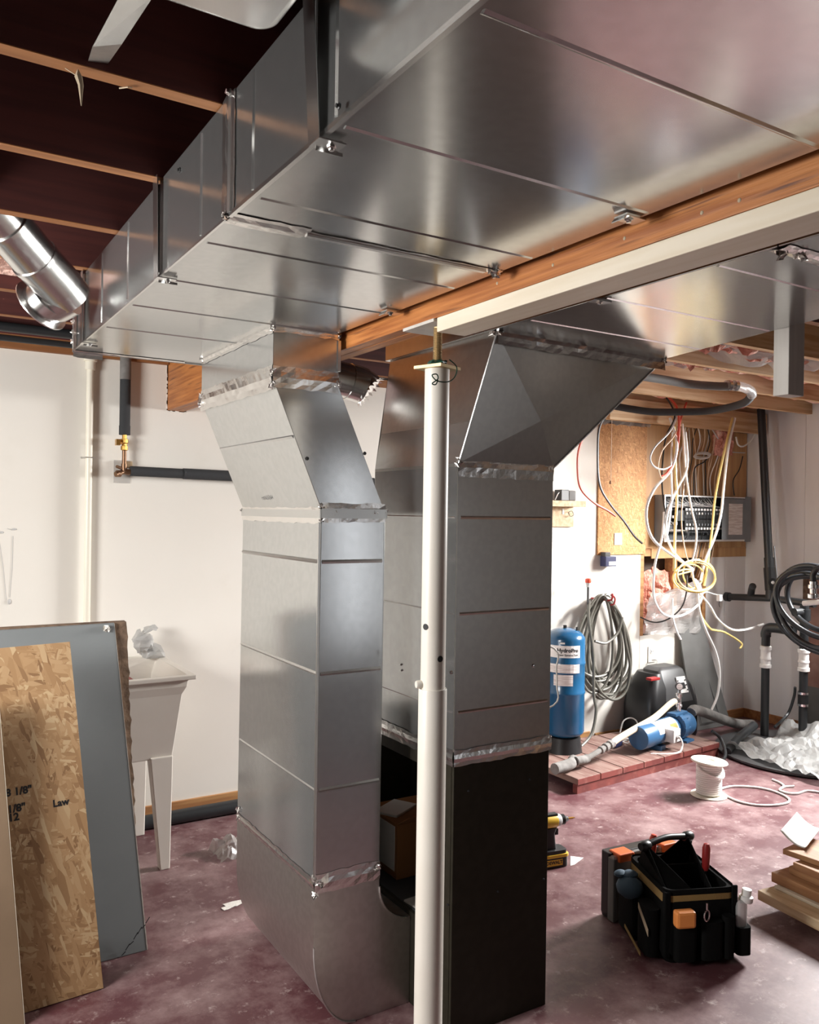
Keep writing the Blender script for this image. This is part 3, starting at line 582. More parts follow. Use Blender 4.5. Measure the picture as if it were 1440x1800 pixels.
# dark pipes along the sill, far left
for k, (py, y, r) in enumerate(((578, 4.12, .022), (597, 4.24, .016))):
    p = at(40, py, Y=y)
    solo('sill_pipe', B().cyl((XL+.05, y, p.z), (.86, y, p.z), r, 12), 'black_pipe', ('thick dark pipe running along the top of the left wall' , 'thin dark pipe just above the drywall edge, left wall')[k], 'pipe', 'dark pipes above the left wall', smooth=True)
for i, (px, py, w_) in enumerate(((22, 482, .5),)):
    p = at(px, py, Y=4.0)
    solo('insulation_batt', B().crumple((XL+.05, 2.94, 2.49), (2.02,0,0), (0,.40,.0), 40, 10, lambda u, v: V((0,0,-.04*abs(math.sin(v*math.pi))+.03*noise.noise((u*14,v*6,1))))), 'insulation_pale', 'pink fibreglass batt in the joist bay at the far left', 'insulation', 'pink insulation between joists', solid=.05)

# ------------------------------------------------------------------ pipes on the left wall
p = at(158, 700, Y=YW-.03); vx = p.x
vp = T('white_pipe', 'cream plastic pipe running straight up the left white wall', 'pipe', (vx, YW-.03, .3))
vp.part('pipe', B().cyl((vx, YW-.03, .3), (vx, YW-.03, 2.30), .0165, 16), 'cream_pvc', smooth=True)
vp.part('top_fitting', B().lathe([(.024,2.295),(.024,2.335),(.032,2.338),(.032,2.36)], (vx,YW-.03,0), seg=16), 'cream_pvc', smooth=True)
vp.part('pipe_clip', B().tube([(vx-.03,YW-.004,1.865),(vx-.018,YW-.045,1.865),(vx+.018,YW-.045,1.865),(vx+.03,YW-.004,1.865)], .003, 6).ball((vx+.03,YW-.003,1.865), .005).ball((vx-.03,YW-.003,1.865), .005), 'seam_steel')
ix = at(220, 700, Y=YW-.05).x; yy = YW-.05
wp = T('water_line', 'black foam-wrapped water pipe with brass valve and elbow on the left wall', 'pipe', (ix, yy, 1.8))
wp.part('bare_sleeve', B().cyl((ix,yy,2.26), (ix,yy,2.42), .027, 18), 'grey_foam', smooth=True)
wp.part('foam_sleeve', B().cyl((ix,yy,2.02), (ix,yy,2.262), .026, 18), 'black_foam', smooth=True); wp.part('foam_sleeve', B().cyl((ix,yy,1.985), (ix,yy,2.03), .0275, 18), 'black_foam', smooth=True)
wp.part('valve_body', B().lathe([(.012,1.99),(.012,1.965),(.019,1.963),(.019,1.945),(.014,1.94),(.014,1.93),(.018,1.928),(.018,1.91),(.010,1.905)], (ix,yy,0), seg=8), 'brass')
wp.part('valve_handle', B().cyl((ix,yy,1.945), (ix-.03,yy-.012,1.945), .008, 8).box((ix-.045,yy-.03,1.93), (ix-.025,yy+.005,1.96)), 'brass')
wp.part('riser_pipe', B().cyl((ix,yy,1.91), (ix,yy,1.82), .011, 14), 'old_copper', smooth=True)
wp.part('elbow', B().tube(smoothpath([(ix,yy,1.84),(ix,yy,1.815),(ix+.006,yy,1.802),(ix+.03,yy,1.80),(ix+.05,yy,1.80)], 4), .0145, 14).lathe([(.017,0),(.017,.02)], (ix-.02,yy-.005,1.79), (-1,-.4,0), 12).tube([(ix-.005,yy,1.80),(ix-.045,yy-.02,1.785)], .013, 12).tube([(ix-.005,yy,1.815),(ix-.04,yy-.02,1.825)], .008, 8), 'old_copper', smooth=True)
wp.part('foam_sleeve', B().cyl((ix+.03,yy,1.806), (ix+.30,yy,1.802), .025, 18), 'black_foam', smooth=True); wp.part('foam_sleeve', B().cyl((ix+.297,yy,1.802), (2.4,yy,1.79), .028, 18), 'black_foam', smooth=True)
wp.part('clear_bracket', B().box((ix-.04,YW-.006,1.745), (ix+.04,YW-.001,1.86)), 'frosted'); wp.part('backing_block', B().box((ix+.005,YW-.03,1.822), (ix+.045,YW-.007,1.855)), 'pine')
p0 = at(250, 1450, Y=YW-.07)
solo('floor_pipe', B().cyl((-.9,YW-.075,.036), (3.2,YW-.075,.036), .035, 16), 'black_pipe', 'thick black pipe lying on the floor along the left wall', 'pipe', smooth=True)

# ------------------------------------------------------------------ utility sink
sk = T('utility_sink', 'freestanding cream plastic laundry sink on tapered legs by the left wall', 'sink', (.88, 3.98, 0))
sx0, sx1, sy0, sy1, zr = .56, 1.165, 3.69, 4.32, .875
def rr(x0, x1, y0, y1, z): return [(x0,y0,z),(x1,y0,z),(x1,y1,z),(x0,y1,z)]
sk.part('basin', B().loft([rr(sx0+.07,sx1-.085,sy0+.07,sy1-.07,.50), rr(sx0+.03,sx1-.055,sy0+.03,sy1-.03,.79), rr(sx0+.015,sx1-.035,sy0+.02,sy1-.02,.825), rr(sx0+.015,sx1-.03,sy0+.02,sy1-.02,.855),
    rr(sx0,sx1,sy0,sy1,.856), rr(sx0,sx1,sy0,sy1,zr), rr(sx0+.035,sx1-.035,sy0+.035,sy1-.09,zr), rr(sx0+.05,sx1-.06,sy0+.05,sy1-.10,.80), rr(sx0+.09,sx1-.10,sy0+.09,sy1-.12,.53)]), 'sink_plastic', bevel=.004)
for lx, ly in ((sx1-.13, sy0+.09), (sx1-.13, sy1-.09), (sx0+.12, sy0+.09), (sx0+.12, sy1-.09)):
    sx = 1 if lx > .85 else -1; sy = -1 if ly < 4 else 1
    w1, w0 = .055, .022; cx = lx; cy = ly
    sk.part('leg', B().hexa([(cx-w0+sx*.02,cy-w0,0),(cx+w0+sx*.02,cy-w0,0),(cx+w0+sx*.02,cy+w0,0),(cx-w0+sx*.02,cy+w0,0),(cx-w1,cy-w1*.6,.51),(cx+w1-.01,cy-w1*.6,.51),(cx+w1-.01,cy+w1*.6,.51),(cx-w1,cy+w1*.6,.51)]), 'sink_plastic', bevel=.004)
sk.part('waste_pipe', B().cyl((.85,4.0,.5), (.85,4.0,.25), .025, 12).cyl((.85,4.0,.27), (.85,4.25,.27), .025, 12), 'black_pipe')
sk.part('red_rim_insert', B().box((sx0+.1,sy0+.10,.54), (sx1-.18,sy1-.15,.80)), 'dark_red', label='dark red tub standing in the sink basin')
c = V((at(258,1165,Y=4.22).x, 4.22, zr))
b = B()
for k in range(5):
    o = c+V((rng.uniform(-.05,.05), rng.uniform(-.03,.03), .02+.03*k)); b.ball(o, .055-.006*k, 1, .8, .8, 10)
for i, v in enumerate(b.v): b.v[i] = v+V((noise.noise(v*23), noise.noise(v*23+V((5,0,0))), noise.noise(v*23+V((0,7,0)))))*.035
for i, v in enumerate(b.v): b.v[i].z = max(v.z, zr+.001)
solo('plastic_bag', b, 'poly_bag', 'crumpled white plastic bag on the back rim of the laundry sink', 'bag')

# ------------------------------------------------------------------ sheets leaning at far left
gb = T('drywall_sheet', 'tall grey-faced drywall sheet with a torn edge leaning in front of the sink', 'board', (.2, 3.2, 0))
q = [V((-.95,3.09,.002)), at(258,1670,Z=.002), at(201,1096,Y=3.40), None]; q[3] = q[2]+V((-1.7,-.03,-.012))
n = V((0,.96,.2)).normalized()
gb.part('face', B().slab([q[0],q[1],q[2],q[3]], n*.012), 'grey_paper', bevel=.001)
N_ = 60; fr, bk = [], []
for i in range(N_+1):
    t = i/N_; p = q[1].lerp(q[2], t)+n*.0128; wd = -.01+.062*t**1.3+rng.uniform(-.004,.004)
    fr.append(p+V((wd,0,0)))
vs = []
for p in fr: vs += [V((p.x-.5,p.y,p.z)), p, p+n*.02+V((-.004,0,0)), V((p.x-.5,p.y,p.z))+n*.02]
b = B(); b.add(vs, [(i*4+j, i*4+(j+1) % 4, (i+1)*4+(j+1) % 4, (i+1)*4+j) for i in range(N_) for j in range(4)]+[(3,2,1,0),(N_*4,N_*4+1,N_*4+2,N_*4+3)])
gb.part('torn_back_sheet', b, 'gypsum_torn', label='brown torn sheet behind the grey one')
gb.part('core_edge', B().slab([q[1]+V((.0003,-.001,0)), q[1]+V((.004,-.001,.002)), q[2]+V((.005,-.001,-.1)), q[2]+V((.0003,-.001,0))], n*.012), 'gypsum_white', label='pale gypsum edge')
b = B(); wad(b, q[2]+V((-.03,-.004,-.02)), .03, 16); gb.part('torn_paper', b, 'gypsum_white')
b = B(); k0 = q[1]
for i in range(7):
    o = k0+V((-.09+.014*i, -.002, .004+.016*i)); b.tube([o, o+V((.014,-.001,.017+rng.uniform(-.008,.008)))], .0016, 4)
gb.part('corner_crack', b, 'ink')
def lean(name, label, bl, br, tr_, wleft, th, m, tilt=(0,1,.18), dz=0):
    return name
ob = T('osb_sheet', 'strand board offcut with black stencil marks leaning on the grey drywall sheet', 'board', (.4, 2.95, 0))
BL, BR, TR = at(40,1782,Z=.003), at(182,1737,Z=.003), at(123,1128,Y=3.19); TL = TR+(BL-BR)*1.0; TL.z = TR.z-.004
BL = BR+(BL-BR)*1.25; TL = TR+(TL-TR)*1.25
n = (BR-BL).cross(TR-BR).normalized(); n = n if n.y > 0 else -n
ob.part('panel', B().slab([BL,BR,TR,TL], n*.0115), 'osb', bevel=.001)
ux = (BR-BL).normalized(); uz = (TR-BR).normalized()
def obp(px, py):  # point of the panel plane seen at a pixel
    d = at(px, py, Z=0)-CAM; t = (BR-CAM).dot(n)/d.dot(n); return CAM+d*t
for body, px, py, s_ in (('8 1/8"', 33, 1391, .034), ('1/8"', 29, 1421, .034), ('12', 24, 1437, .034), ('Law', 107, 1411, .032)):
    o = obp(px, py); ob.part('stencil_mark', text(body, s_, lambda x, y, o=o: o+ux*x+uz*y-n*.0008, 'ink', bold=.0012), 'ink')
pk = T('tan_sheet', 'tan sheet on edge at the far left, nearest of the leaning boards', 'board', (.2, 2.8, 0))
PBR, PTR = at(43,1803,Z=.002), at(-3,1228,Y=3.05); PBL = PBR+V((-.8,-.02,0)); PTL = PTR+V((-.8,-.02,0)); n2 = V((0,.97,.2)).normalized()
pk.part('panel', B().slab([PBL,PBR,PTR,PTL], n2*.013), 'kraft', bevel=.001)
pk.part('cut_edge', B().slab([PBR+V((.0005,0,0)), PBR+n2*.013+V((.0005,0,0)), PTR+n2*.013+V((.0005,0,0)), PTR+V((.0005,0,0))], (.0015,0,0)), 'cream_wood')
c = at(402, 1500, Z=.0)
solo('plastic_wrap', B().crumple(c+V((-.07,-.09,.0)), (.17,0,0), (0,.16,0), 14, 14, lambda u, v: V((.02*noise.noise((u*4,v*4,3)), .02*noise.noise((u*4,v*4,7)), .002+.085*abs(noise.noise((u*3.1,v*3.1,5)))+.05*math.sin(u*3.14)*math.sin(v*3.14)))), 'frosted', 'scrap of clear plastic wrap on the floor left of the drop duct', 'wrap', solid=.001)
for px, py, s_ in ((415,1590,.05),(440,1598,.03),(1060,1590,.02)):
    c = at(px, py, Z=0)
b = B()
for px, py, s_ in ((412,1588,.045),(398,1597,.03)):
    c = at(px, py, Z=.001); b.prism([c+V((s_*math.cos(a)*rng.uniform(.5,1.5), s_*.5*math.sin(a)*rng.uniform(.6,1.3), 0)) for a in [k*.785 for k in range(8)]], (0,0,.002))
solo('drywall_scrap', b, 'gypsum_white', 'flat torn pale scraps on the red floor left of the curved boot', 'scrap')

# ------------------------------------------------------------------ service wall on the right
sp = T('strand_board', 'orange strand board panel screwed to the wall left of the electrical panel', 'panel', (4.5, YW, 1.33))
XO = at(1135, 800, Y=YW).x
sp.part('sheet', B().box((4.247, YW-.012, 1.335), (XO, YW-.0005, 2.272)), 'osb_warm')
sp.part('wall_plate', B().box(at(1080,958,Y=YW-.013)+V((-.002,-.005,0)), at(1093,937,Y=YW-.013)), 'pvc_white', label='white cover plate', bevel=.002)
pb = T('plywood_backer', 'plywood backing panels behind the electrical panel', 'panel', (5.3, YW, 1.3))
xs = [XO+.002, at(1222,800,Y=YW).x, at(1262,800,Y=YW).x, 5.885]
for i in range(3): pb.part('sheet', B().box((xs[i]+.001, YW-.009, 1.376), (xs[i+1]-.001, YW-.0005, 2.295)), 'plywood')
fs = T('foil_scrap', 'loose clear plastic flap above the strand board panel', 'plastic', (4.5, YW-.02, 2.28))
fs.part('flap', B().crumple((4.25, YW-.02, 2.27), (.5,0,.0), (0,-.03,.09), 16, 5, lambda u, v: V((0,.015*noise.noise((u*9,v*4,2)),.02*noise.noise((u*8,v*5,9))))), 'frosted')
# electrical panel
ep = T('electrical_panel', 'open grey electrical panel box with rows of breakers on the plywood', 'electrical panel', (5.36, 4.3, 1.39))
yf = YW-.105; Lx, Rx = at(1168,915,Y=yf).x, at(1309,915,Y=yf).x; zt, zb = at(1240,872,Y=yf).z, at(1240,952,Y=yf).z
ep.part('back_plate', B().box((Lx,YW-.013,zb), (Rx,YW-.010,zt)), 'panel_dark')
for nm, a, c in (('side_panel',(Lx,yf,zb),(Lx+.003,YW-.0135,zt)), ('side_panel',(Rx-.003,yf,zb),(Rx,YW-.0135,zt)), ('top_panel',(Lx+.0035,yf,zt-.003),(Rx-.0035,YW-.0135,zt)), ('bottom_panel',(Lx+.0035,yf,zb),(Rx-.0035,YW-.0135,zb+.003))): ep.part(nm, B().box(a, c), 'panel_grey')
ep.part('front_lip', B().box((Lx,yf-.003,zt-.010), (Rx,yf,zt)).box((Lx,yf-.003,zb), (Rx,yf,zb+.014)).box((Lx,yf-.003,zb+.014), (Lx+.008,yf,zt-.014)), 'seam_steel')
cx0 = at(1269,915,Y=yf).x
cv = ep.part('cover_plate', B().box((cx0,yf-.004,zb+.015), (Rx,yf-.0005,zt-.015)), 'panel_grey')
ep.part('schedule_card', B().box(at(1281,940,Y=yf-.006), at(1306,886,Y=yf-.006)+V((0,.0015,0))), 'label_print', cv)
dr = ep.part('door_flange', B().box((Rx,yf-.004,zb-.005), (Rx+.075 if Rx+.075 < XR-.01 else XR-.012,yf,zt+.005)), 'panel_grey')
bx0, bx1 = at(1200,915,Y=yf+.04).x, at(1268,915,Y=yf+.04).x; bz0, bz1 = at(1230,932,Y=yf+.04).z, at(1230,893,Y=yf+.04).z
ep.part('breaker_deck', B().box((bx0,yf+.045,bz0-.02), (bx1+.03,YW-.014,bz1+.02)), 'panel_dark')
nb = 13
for row in range(2):
    for i in range(nb):
        x = bx0+(bx1-bx0)*(i+.5)/nb; zc = bz1-(bz1-bz0)*(.25+.5*row); hh = (bz1-bz0)*.235; ww = (bx1-bx0)/nb*.45
        k = ep.part('breaker', B().box((x-ww,yf+.018,zc-hh), (x+ww,yf+.0445,zc+hh)), 'black_plastic')
        if rng.random() < .85: ep.part('breaker_tip', B().box((x-ww*.7,yf+.016,zc+(hh*.55 if row == 0 else -hh*.95)), (x+ww*.7,yf+.0178,zc+(hh*.95 if row == 0 else -hh*.55))), 'label_white', k)
        ep.part('toggle', B().box((x-ww*.4,yf+.010,zc-.008), (x+ww*.4,yf+.0178,zc+.008)), 'panel_grey' if rng.random() < .6 else 'label_white', k)
ep.part('main_breaker', B().box((bx1+.005,yf+.012,bz0+.05), (bx1+.062,yf+.0445,bz1-.035)).box((bx0-.10,yf+.02,bz0+.07), (bx0-.004,YW-.014,bz1-.02)), 'black_plastic')
ep.part('neutral_bar', B().box((Lx+.06,yf+.03,bz1+.0), (Lx+.24,YW-.014,bz1+.022)).box((Lx+.06,yf+.03,bz0-.012), (Lx+.30,YW-.014,bz0+.008)), 'chrome')
b = B()
for i in range(16): b.ball((Lx+.07+.0105*i, yf+.028, bz1+.011), .0045, 1, .5, 1, 6).ball((Lx+.07+.0135*i, yf+.028, bz0-.002), .0045, 1, .5, 1, 6)
for i in range(9): b.box((Lx+.055+.014*i,yf+.03,bz0+.04+.05*(i % 2)), (Lx+.065+.014*i,yf+.04,bz0+.06+.05*(i % 2)))
ep.part('terminal_screws', b, 'label_white', kind='stuff')
b = B(); b2 = B()
for i in range(46):
    x = Lx+.03+.62*(Rx-Lx)*i/46; a = (x, yf+.05, zt-.006); e = bx0+(bx1-bx0)*rng.random()
    (b if i % 3 else b2).tube(smoothpath([a, (x+rng.uniform(-.02,.02), yf+.02, zt-.05), ((x+e)/2, yf+.015, zt-.075), (e, yf+.03, bz1+.006)], 3), .0021, 5)
for i in range(16):
    x = bx0+(bx1-bx0)*i/16; b2.tube(smoothpath([(x,yf+.03,bz0-.004), (x+rng.uniform(-.02,.03),yf+.015,bz0-.035), (x+rng.uniform(-.03,.05),yf+.03,zb+.012)], 3), .002, 5)
ep.part('panel_wiring', b, 'wire_grey', kind='stuff'); ep.part('panel_wiring', b2, 'wire_black', kind='stuff')
# cavity: insulation and plastic
c0 = at(1150,1035,Y=YW+.04)
def blob(x0, x1, z0, z1, y, m, name, label, cat, group=None, seed=0, amp=.06, dep=.06):
    return solo(name, B().crumple((x0,y,z0), (x1-x0,0,0), (0,0,z1-z0), 26, 26, lambda u, v: V((amp*.5*noise.noise((u*5+seed,v*5,1)), -dep*math.sin(max(.02,u)*3.1)*math.sin(max(.02,v)*3.1)*(.7+noise.noise((u*7+seed,v*7,4))), amp*noise.noise((u*5,v*5+seed,6))))), m, label, cat, group, solid=.03)
za, zc_ = at(1150,1075,Y=YW+.05).z, at(1150,1008,Y=YW+.05).z
blob(4.73, 5.06, za-.06, zc_+.02, YW+.055, 'insulation', 'insulation_wad', 'pink insulation wad in the open wall cavity below the panel', 'insulation', 'pink insulation stuffed in the wall', 3)
blob(at(1255,770,Y=YW-.02).x, at(1285,770,Y=YW-.02).x, at(1270,800,Y=YW).z, at(1270,742,Y=YW).z, YW-.02, 'insulation', 'insulation_wad', 'pink insulation tuft above the plywood, beside the ceiling header', 'insulation', 'pink insulation stuffed in the wall', 9, .04, .05)
pc = [at(1126,1068,Y=YW-.01), at(1222,1020,Y=YW-.012), at(1235,1045,Y=YW-.012), at(1196,1100,Y=YW-.012), at(1150,1105,Y=YW-.012)]
solo('plastic_sheet', B().crumple(at(1126,1114,Y=YW-.012), at(1222,1112,Y=YW-.012)-at(1126,1114,Y=YW-.012), at(1130,1050,Y=YW-.012)-at(1126,1114,Y=YW-.012), 22, 18, lambda u, v: V((.02*noise.noise((u*6,v*6,0)), -.03+.03*noise.noise((u*7,v*4,2))-.03*v, .16*u*v+.03*noise.noise((u*4,v*4,8))))), 'frosted', 'torn clear plastic vapour sheet hanging over the cavity below the electrical panel', 'plastic', solid=.001)
# wall shelf with transformer
sh = T('wall_shelf', 'small pine shelf on the white wall beside the plenum duct', 'shelf', (3.95, 4.3, 1.55))
a, c = at(958,892,Y=YW-.10), at(1026,881,Y=YW-.10)
sh.part('shelf_board', B().box((a.x-.06,YW-.125,c.z-.04), (c.x,YW-.001,c.z)), 'pine', bevel=.002)
e = at(1008,926,Y=YW-.02); sh.part('back_board', B().box((a.x-.06,YW-.022,e.z), (e.x,YW-.001,c.z-.041)), 'pine', bevel=.002)
zs = c.z; tm = T('transformer', 'grey doorbell transformer sitting on the small pine shelf', 'transformer', (3.98, 4.28, zs))
x0, x1 = at(987,870,Y=YW-.1).x, at(1014,870,Y=YW-.1).x; tm.part('core', B().box((x0,YW-.10,zs), ((x0+x1)/2,YW-.03,zs+.075)), 'charcoal', bevel=.004); tm.part('cover', B().box(((x0+x1)/2+.002,YW-.095,zs), (x1,YW-.03,zs+.070)), 'leaning_grey', bevel=.008)
tm.part('lead_wire', B().tube(smoothpath([(x0,YW-.08,zs+.055),(x0-.03,YW-.1,zs+.045),(x0-.055,YW-.1,zs+.004)], 4), .003, 6), 'wire_white')
solo('shelf_strap', B().box(at(989,904,Y=YW-.026), at(992,894,Y=YW-.026)+V((0,.003,0))), 'paper', 'narrow white tag on the pine back board below the shelf', 'tag')
rg = at(1004,903,Y=YW-.04); solo('key_ring', B().tube([rg+V((.022*math.cos(a),.004*math.sin(3*a),.018*math.sin(a))) for a in [k*.35 for k in range(36)]], .002, 5), 'wire_black', 'small black loop of wire hanging from the pine shelf', 'ring')
# dark blue box on the wall
p, q = at(1065,996,Y=YW-.07), at(1084,978,Y=YW-.07)
bb = T('blue_box', 'small dark blue box with a white label on the wall below the strand board', 'box', (p.x, YW-.04, p.z))
bb.part('body', B().box((p.x,YW-.07,p.z), (q.x,YW-.014,q.z)), 'navy', bevel=.003); bb.part('top_cap', B().box((p.x+.004,YW-.06,q.z), (p.x+.055,YW-.014,q.z+.03)), 'charcoal', bevel=.003)
bb.part('label_sheet', B().box((p.x+.03,YW-.072,p.z+.008), (q.x-.008,YW-.0701,p.z+.035)), 'label_white')
# wall outlet with plug
o_ = at(1145,1150,Y=YW)
ou = T('wall_outlet', 'white wall outlet plate below the cavity with one cord plugged in', 'outlet', (o_.x, YW, o_.z-.06))
ou.part('cover', B().box((o_.x-.038,YW-.006,o_.z-.06), (o_.x+.038,YW-.0005,o_.z+.06)), 'drywall_white', bevel=.002)
ou.part('receptacle', B().box((o_.x-.018,YW-.009,o_.z+.008), (o_.x+.018,YW-.0062,o_.z+.038)), 'label_white'); ou.part('slot', B().box((o_.x-.009,YW-.010,o_.z+.017), (o_.x-.006,YW-.0092,o_.z+.03)).box((o_.x+.006,YW-.010,o_.z+.017), (o_.x+.009,YW-.0092,o_.z+.03)), 'ink')

def cable(name, label, pts, r, m, cat='cable', group=None, sub=5, seg=6, **k):
    P = smoothpath([p if isinstance(p, V) else at(p[0], p[1], Y=p[2]) for p in pts], sub)
    return solo(name, B().tube(P, r, seg), m, label, cat, group, smooth=True, **k)
cable('power_cord', 'cream power cord drooping from the wall outlet to the pump', [(1146,1160,YW-.03),(1156,1162,YW-.07),(1150,1180,YW-.08),(1141,1210,YW-.09),(1140,1240,YW-.1),(1124,1266,YW-.12),(1110,1292,YW-.2),(1104,1300,4.05)], .005, 'wire_white', 'cord')
cable('power_cord', 'cream cord looped on the deck behind the motor of the pump', [(1090,1288,4.2),(1096,1268,4.2),(1108,1262,4.18),(1118,1266,4.15),(1122,1275,4.1)], .005, 'wire_white', 'cord')
# cables hanging in front of the panel
YC = 4.0
W = [
 ('white_cable','long white cable looping left of the panel and ending in the tied bundle','wire_white',.0075,[(1178,735,4.1),(1190,780,4.0),(1180,825,4.0),(1150,860,4.0),(1136,900,4.0),(1146,945,4.0),(1180,975,4.0),(1218,1000,4.0)]),
 ('white_cable','white cable crossing the left edge of the panel and bending to the bundle','wire_white',.0075,[(1205,760,4.05),(1208,820,4.0),(1190,860,4.0),(1174,900,4.0),(1172,940,4.0),(1188,975,4.0),(1219,1002,4.0)]),
 ('white_cable','white cable dropping straight through the middle of the breakers','wire_white',.0055,[(1200,745,4.05),(1206,830,4.0),(1215,890,4.0),(1224,930,4.0),(1223,960,4.0),(1216,990,4.0)]),
 ('white_cable','white cable with the big low loop below the wall cavity','wire_white',.0065,[(1168,900,4.02),(1164,945,4.0),(1153,985,4.0),(1149,1020,4.0),(1151,1055,4.0),(1168,1080,4.0),(1195,1083,4.0),(1222,1068,4.0),(1234,1050,4.0),(1230,1030,4.0),(1222,1018,4.0)]),
 ('white_cable','white cable running from bundle far right to the black elbow','wire_white',.0065,[(1216,1002,4.0),(1220,1020,4.0),(1230,1042,4.0),(1248,1065,4.0),(1262,1088,4.0),(1285,1106,4.0),(1310,1107,4.0),(1342,1097,4.0)]),
 ('white_cable','longest white cable, hanging almost to the pump at the right','wire_white',.0068,[(1226,1030,4.0),(1229,1070,4.0),(1240,1105,4.0),(1258,1145,4.0),(1265,1180,4.0),(1262,1220,4.0),(1250,1250,4.0),(1244,1262,4.0)]),
 ('white_cable','short white cable end hanging in front of the plastic sheet','wire_white',.006,[(1182,1052,4.0),(1182,1080,4.0),(1188,1105,4.0),(1197,1124,4.0)]),
 ('white_cable','white cable falling across the right end of the breakers','wire_white',.0075,[(1292,735,4.08),(1280,790,4.0),(1273,850,4.0),(1268,900,4.0),(1258,940,4.0),(1240,985,4.0),(1232,1020,4.0)]),
 ('white_cable','white cable beside the yellow cable left of the breakers','wire_white',.005,[(1182,760,4.06),(1180,820,4.0),(1181,870,4.0),(1178,910,4.0),(1171,950,4.0)]),
 ('yellow_cable','yellow cable hanging straight down left of the breakers','wire_yellow',.0075,[(1186,750,4.06),(1188,830,4.0),(1190,880,4.0),(1187,930,4.0),(1186,985,4.0),(1185,1004,4.0)]),
 ('yellow_cable','yellow cable falling right of the breakers into the coil','wire_yellow',.0065,[(1288,735,4.08),(1272,800,4.0),(1258,870,4.0),(1252,930,4.0),(1245,985,4.0),(1238,1030,4.0)]),
 ('yellow_cable','yellow cable tail ending in a hook left of the black elbow','wire_yellow',.0058,[(1228,1050,4.0),(1232,1080,4.0),(1248,1104,4.0),(1258,1108,4.0),(1275,1112,4.0),(1303,1130,4.0),(1301,1140,4.0)]),
 ('pink_wire','thin pinkish wire hanging across the left breakers','wire_tan',.0035,[(1203,850,4.02),(1199,890,4.0),(1199,930,4.0),(1205,970,4.0),(1210,985,4.0)]),
 ('red_cable','red cable bending from the header down to a loop above the panel','wire_red',.0065,[(1166,690,4.1),(1188,712,4.05),(1194,740,4.0),(1192,780,4.0),(1186,810,4.0),(1172,832,4.0),(1163,838,4.0)]),
 ('red_cable','second red cable, right of the bent one, leaving the header','wire_red',.006,[(1207,708,4.1),(1196,740,4.02),(1190,775,4.02),(1189,800,4.02)]),
 ('orange_cable','thin orange cable looping low above the left half of the panel','wire_tan',.0045,[(1196,735,4.05),(1186,765,4.0),(1164,792,4.0),(1157,820,4.0),(1163,840,4.0),(1172,832,4.0)]),
 ('grey_cable','grey cable in a wide loop left of the red one','wire_grey',.005,[(1192,728,4.06),(1178,758,4.0),(1152,785,4.0),(1143,805,4.0),(1150,820,4.0),(1166,825,4.0),(1181,818,4.0)]),
 ('black_cable','black cable hanging along the left side of the panel','wire_black',.0045,[(1164,690,4.1),(1180,712,4.06),(1186,735,4.05),(1172,765,4.05),(1166,800,4.05),(1164,850,4.05),(1170,900,4.04),(1185,925,4.04)]),
 ('black_cable','long black cable curving over the strand board','wire_black',.0062,[(1074,722,4.12),(1055,748,4.12),(1051,790,4.12),(1054,850,4.12),(1072,885,4.12),(1097,916,4.12),(1115,942,4.12),(1129,955,4.12)]),
 ('red_cable','thick red cable hanging in front of the white wall, leftmost cable','wire_red',.0068,[(1060,724,4.12),(1034,752,4.12),(1018,790,4.12),(1016,830,4.12),(1022,860,4.12),(1044,883,4.12),(1068,897,4.12),(1082,907,4.12)]),
 ('black_cable','thin black cable dipping in front of the plastic sheet','wire_black',.004,[(1126,1085,4.3),(1150,1094,4.2),(1175,1088,4.1),(1198,1068,4.05),(1207,1040,4.0),(1208,1012,4.0)]),
 ('white_cable','small looped white cable right above the panel corner','wire_white',.005,[(1294,768,4.2),(1298,782,4.2),(1308,784,4.2),(1322,772,4.2),(1332,750,4.2),(1334,735,4.2)]),
]
for nm, lb, m, r, pts in W: cable(nm, lb, pts, r*1.3, m, 'cable', 'loose cables at the electrical panel')
yc = T('yellow_coil', 'coil of yellow cable tied up below the electrical panel', 'cable coil', at(1222,1025,Y=3.98))
for k in range(4):
    cx, cy, rx, ry, tl = [(1224,1012,33,27,.2),(1222,1015,36,26,.1),(1210,1014,27,22,-.25),(1229,1010,29,26,.5)][k]
    yc.part('loop', B().tube(smoothpath([at(cx+rx*math.cos(a)*math.cos(tl)-ry*math.sin(a)*math.sin(tl), cy+rx*math.cos(a)*math.sin(tl)+ry*math.sin(a)*math.cos(tl), Y=3.96+.02*k+.015*math.sin(a*2)) for a in [2*math.pi*i/12 for i in range(12)]], 4, True), .0062, 6, closed=True), 'wire_yellow', smooth=True)
yc.part('tie_tail', B().tube(smoothpath([at(1190,1005,Y=3.97), at(1205,1001,Y=3.96), at(1217,1003,Y=3.95), at(1200,1008,Y=3.96), at(1190,1011,Y=3.97)], 4), .0062, 6), 'wire_yellow', smooth=True)
ORD = ('leftmost','second from the left','third from the left','fourth from the left','fifth from the left','sixth from the left','seventh from the left','eighth from the left','eighth from the right','seventh from the right','sixth from the right','fifth from the right','fourth from the right','third from the right','second from the right','rightmost')
CN = {'wire_tan':'tan','wire_white':'white','wire_grey':'grey','wire_black':'black'}
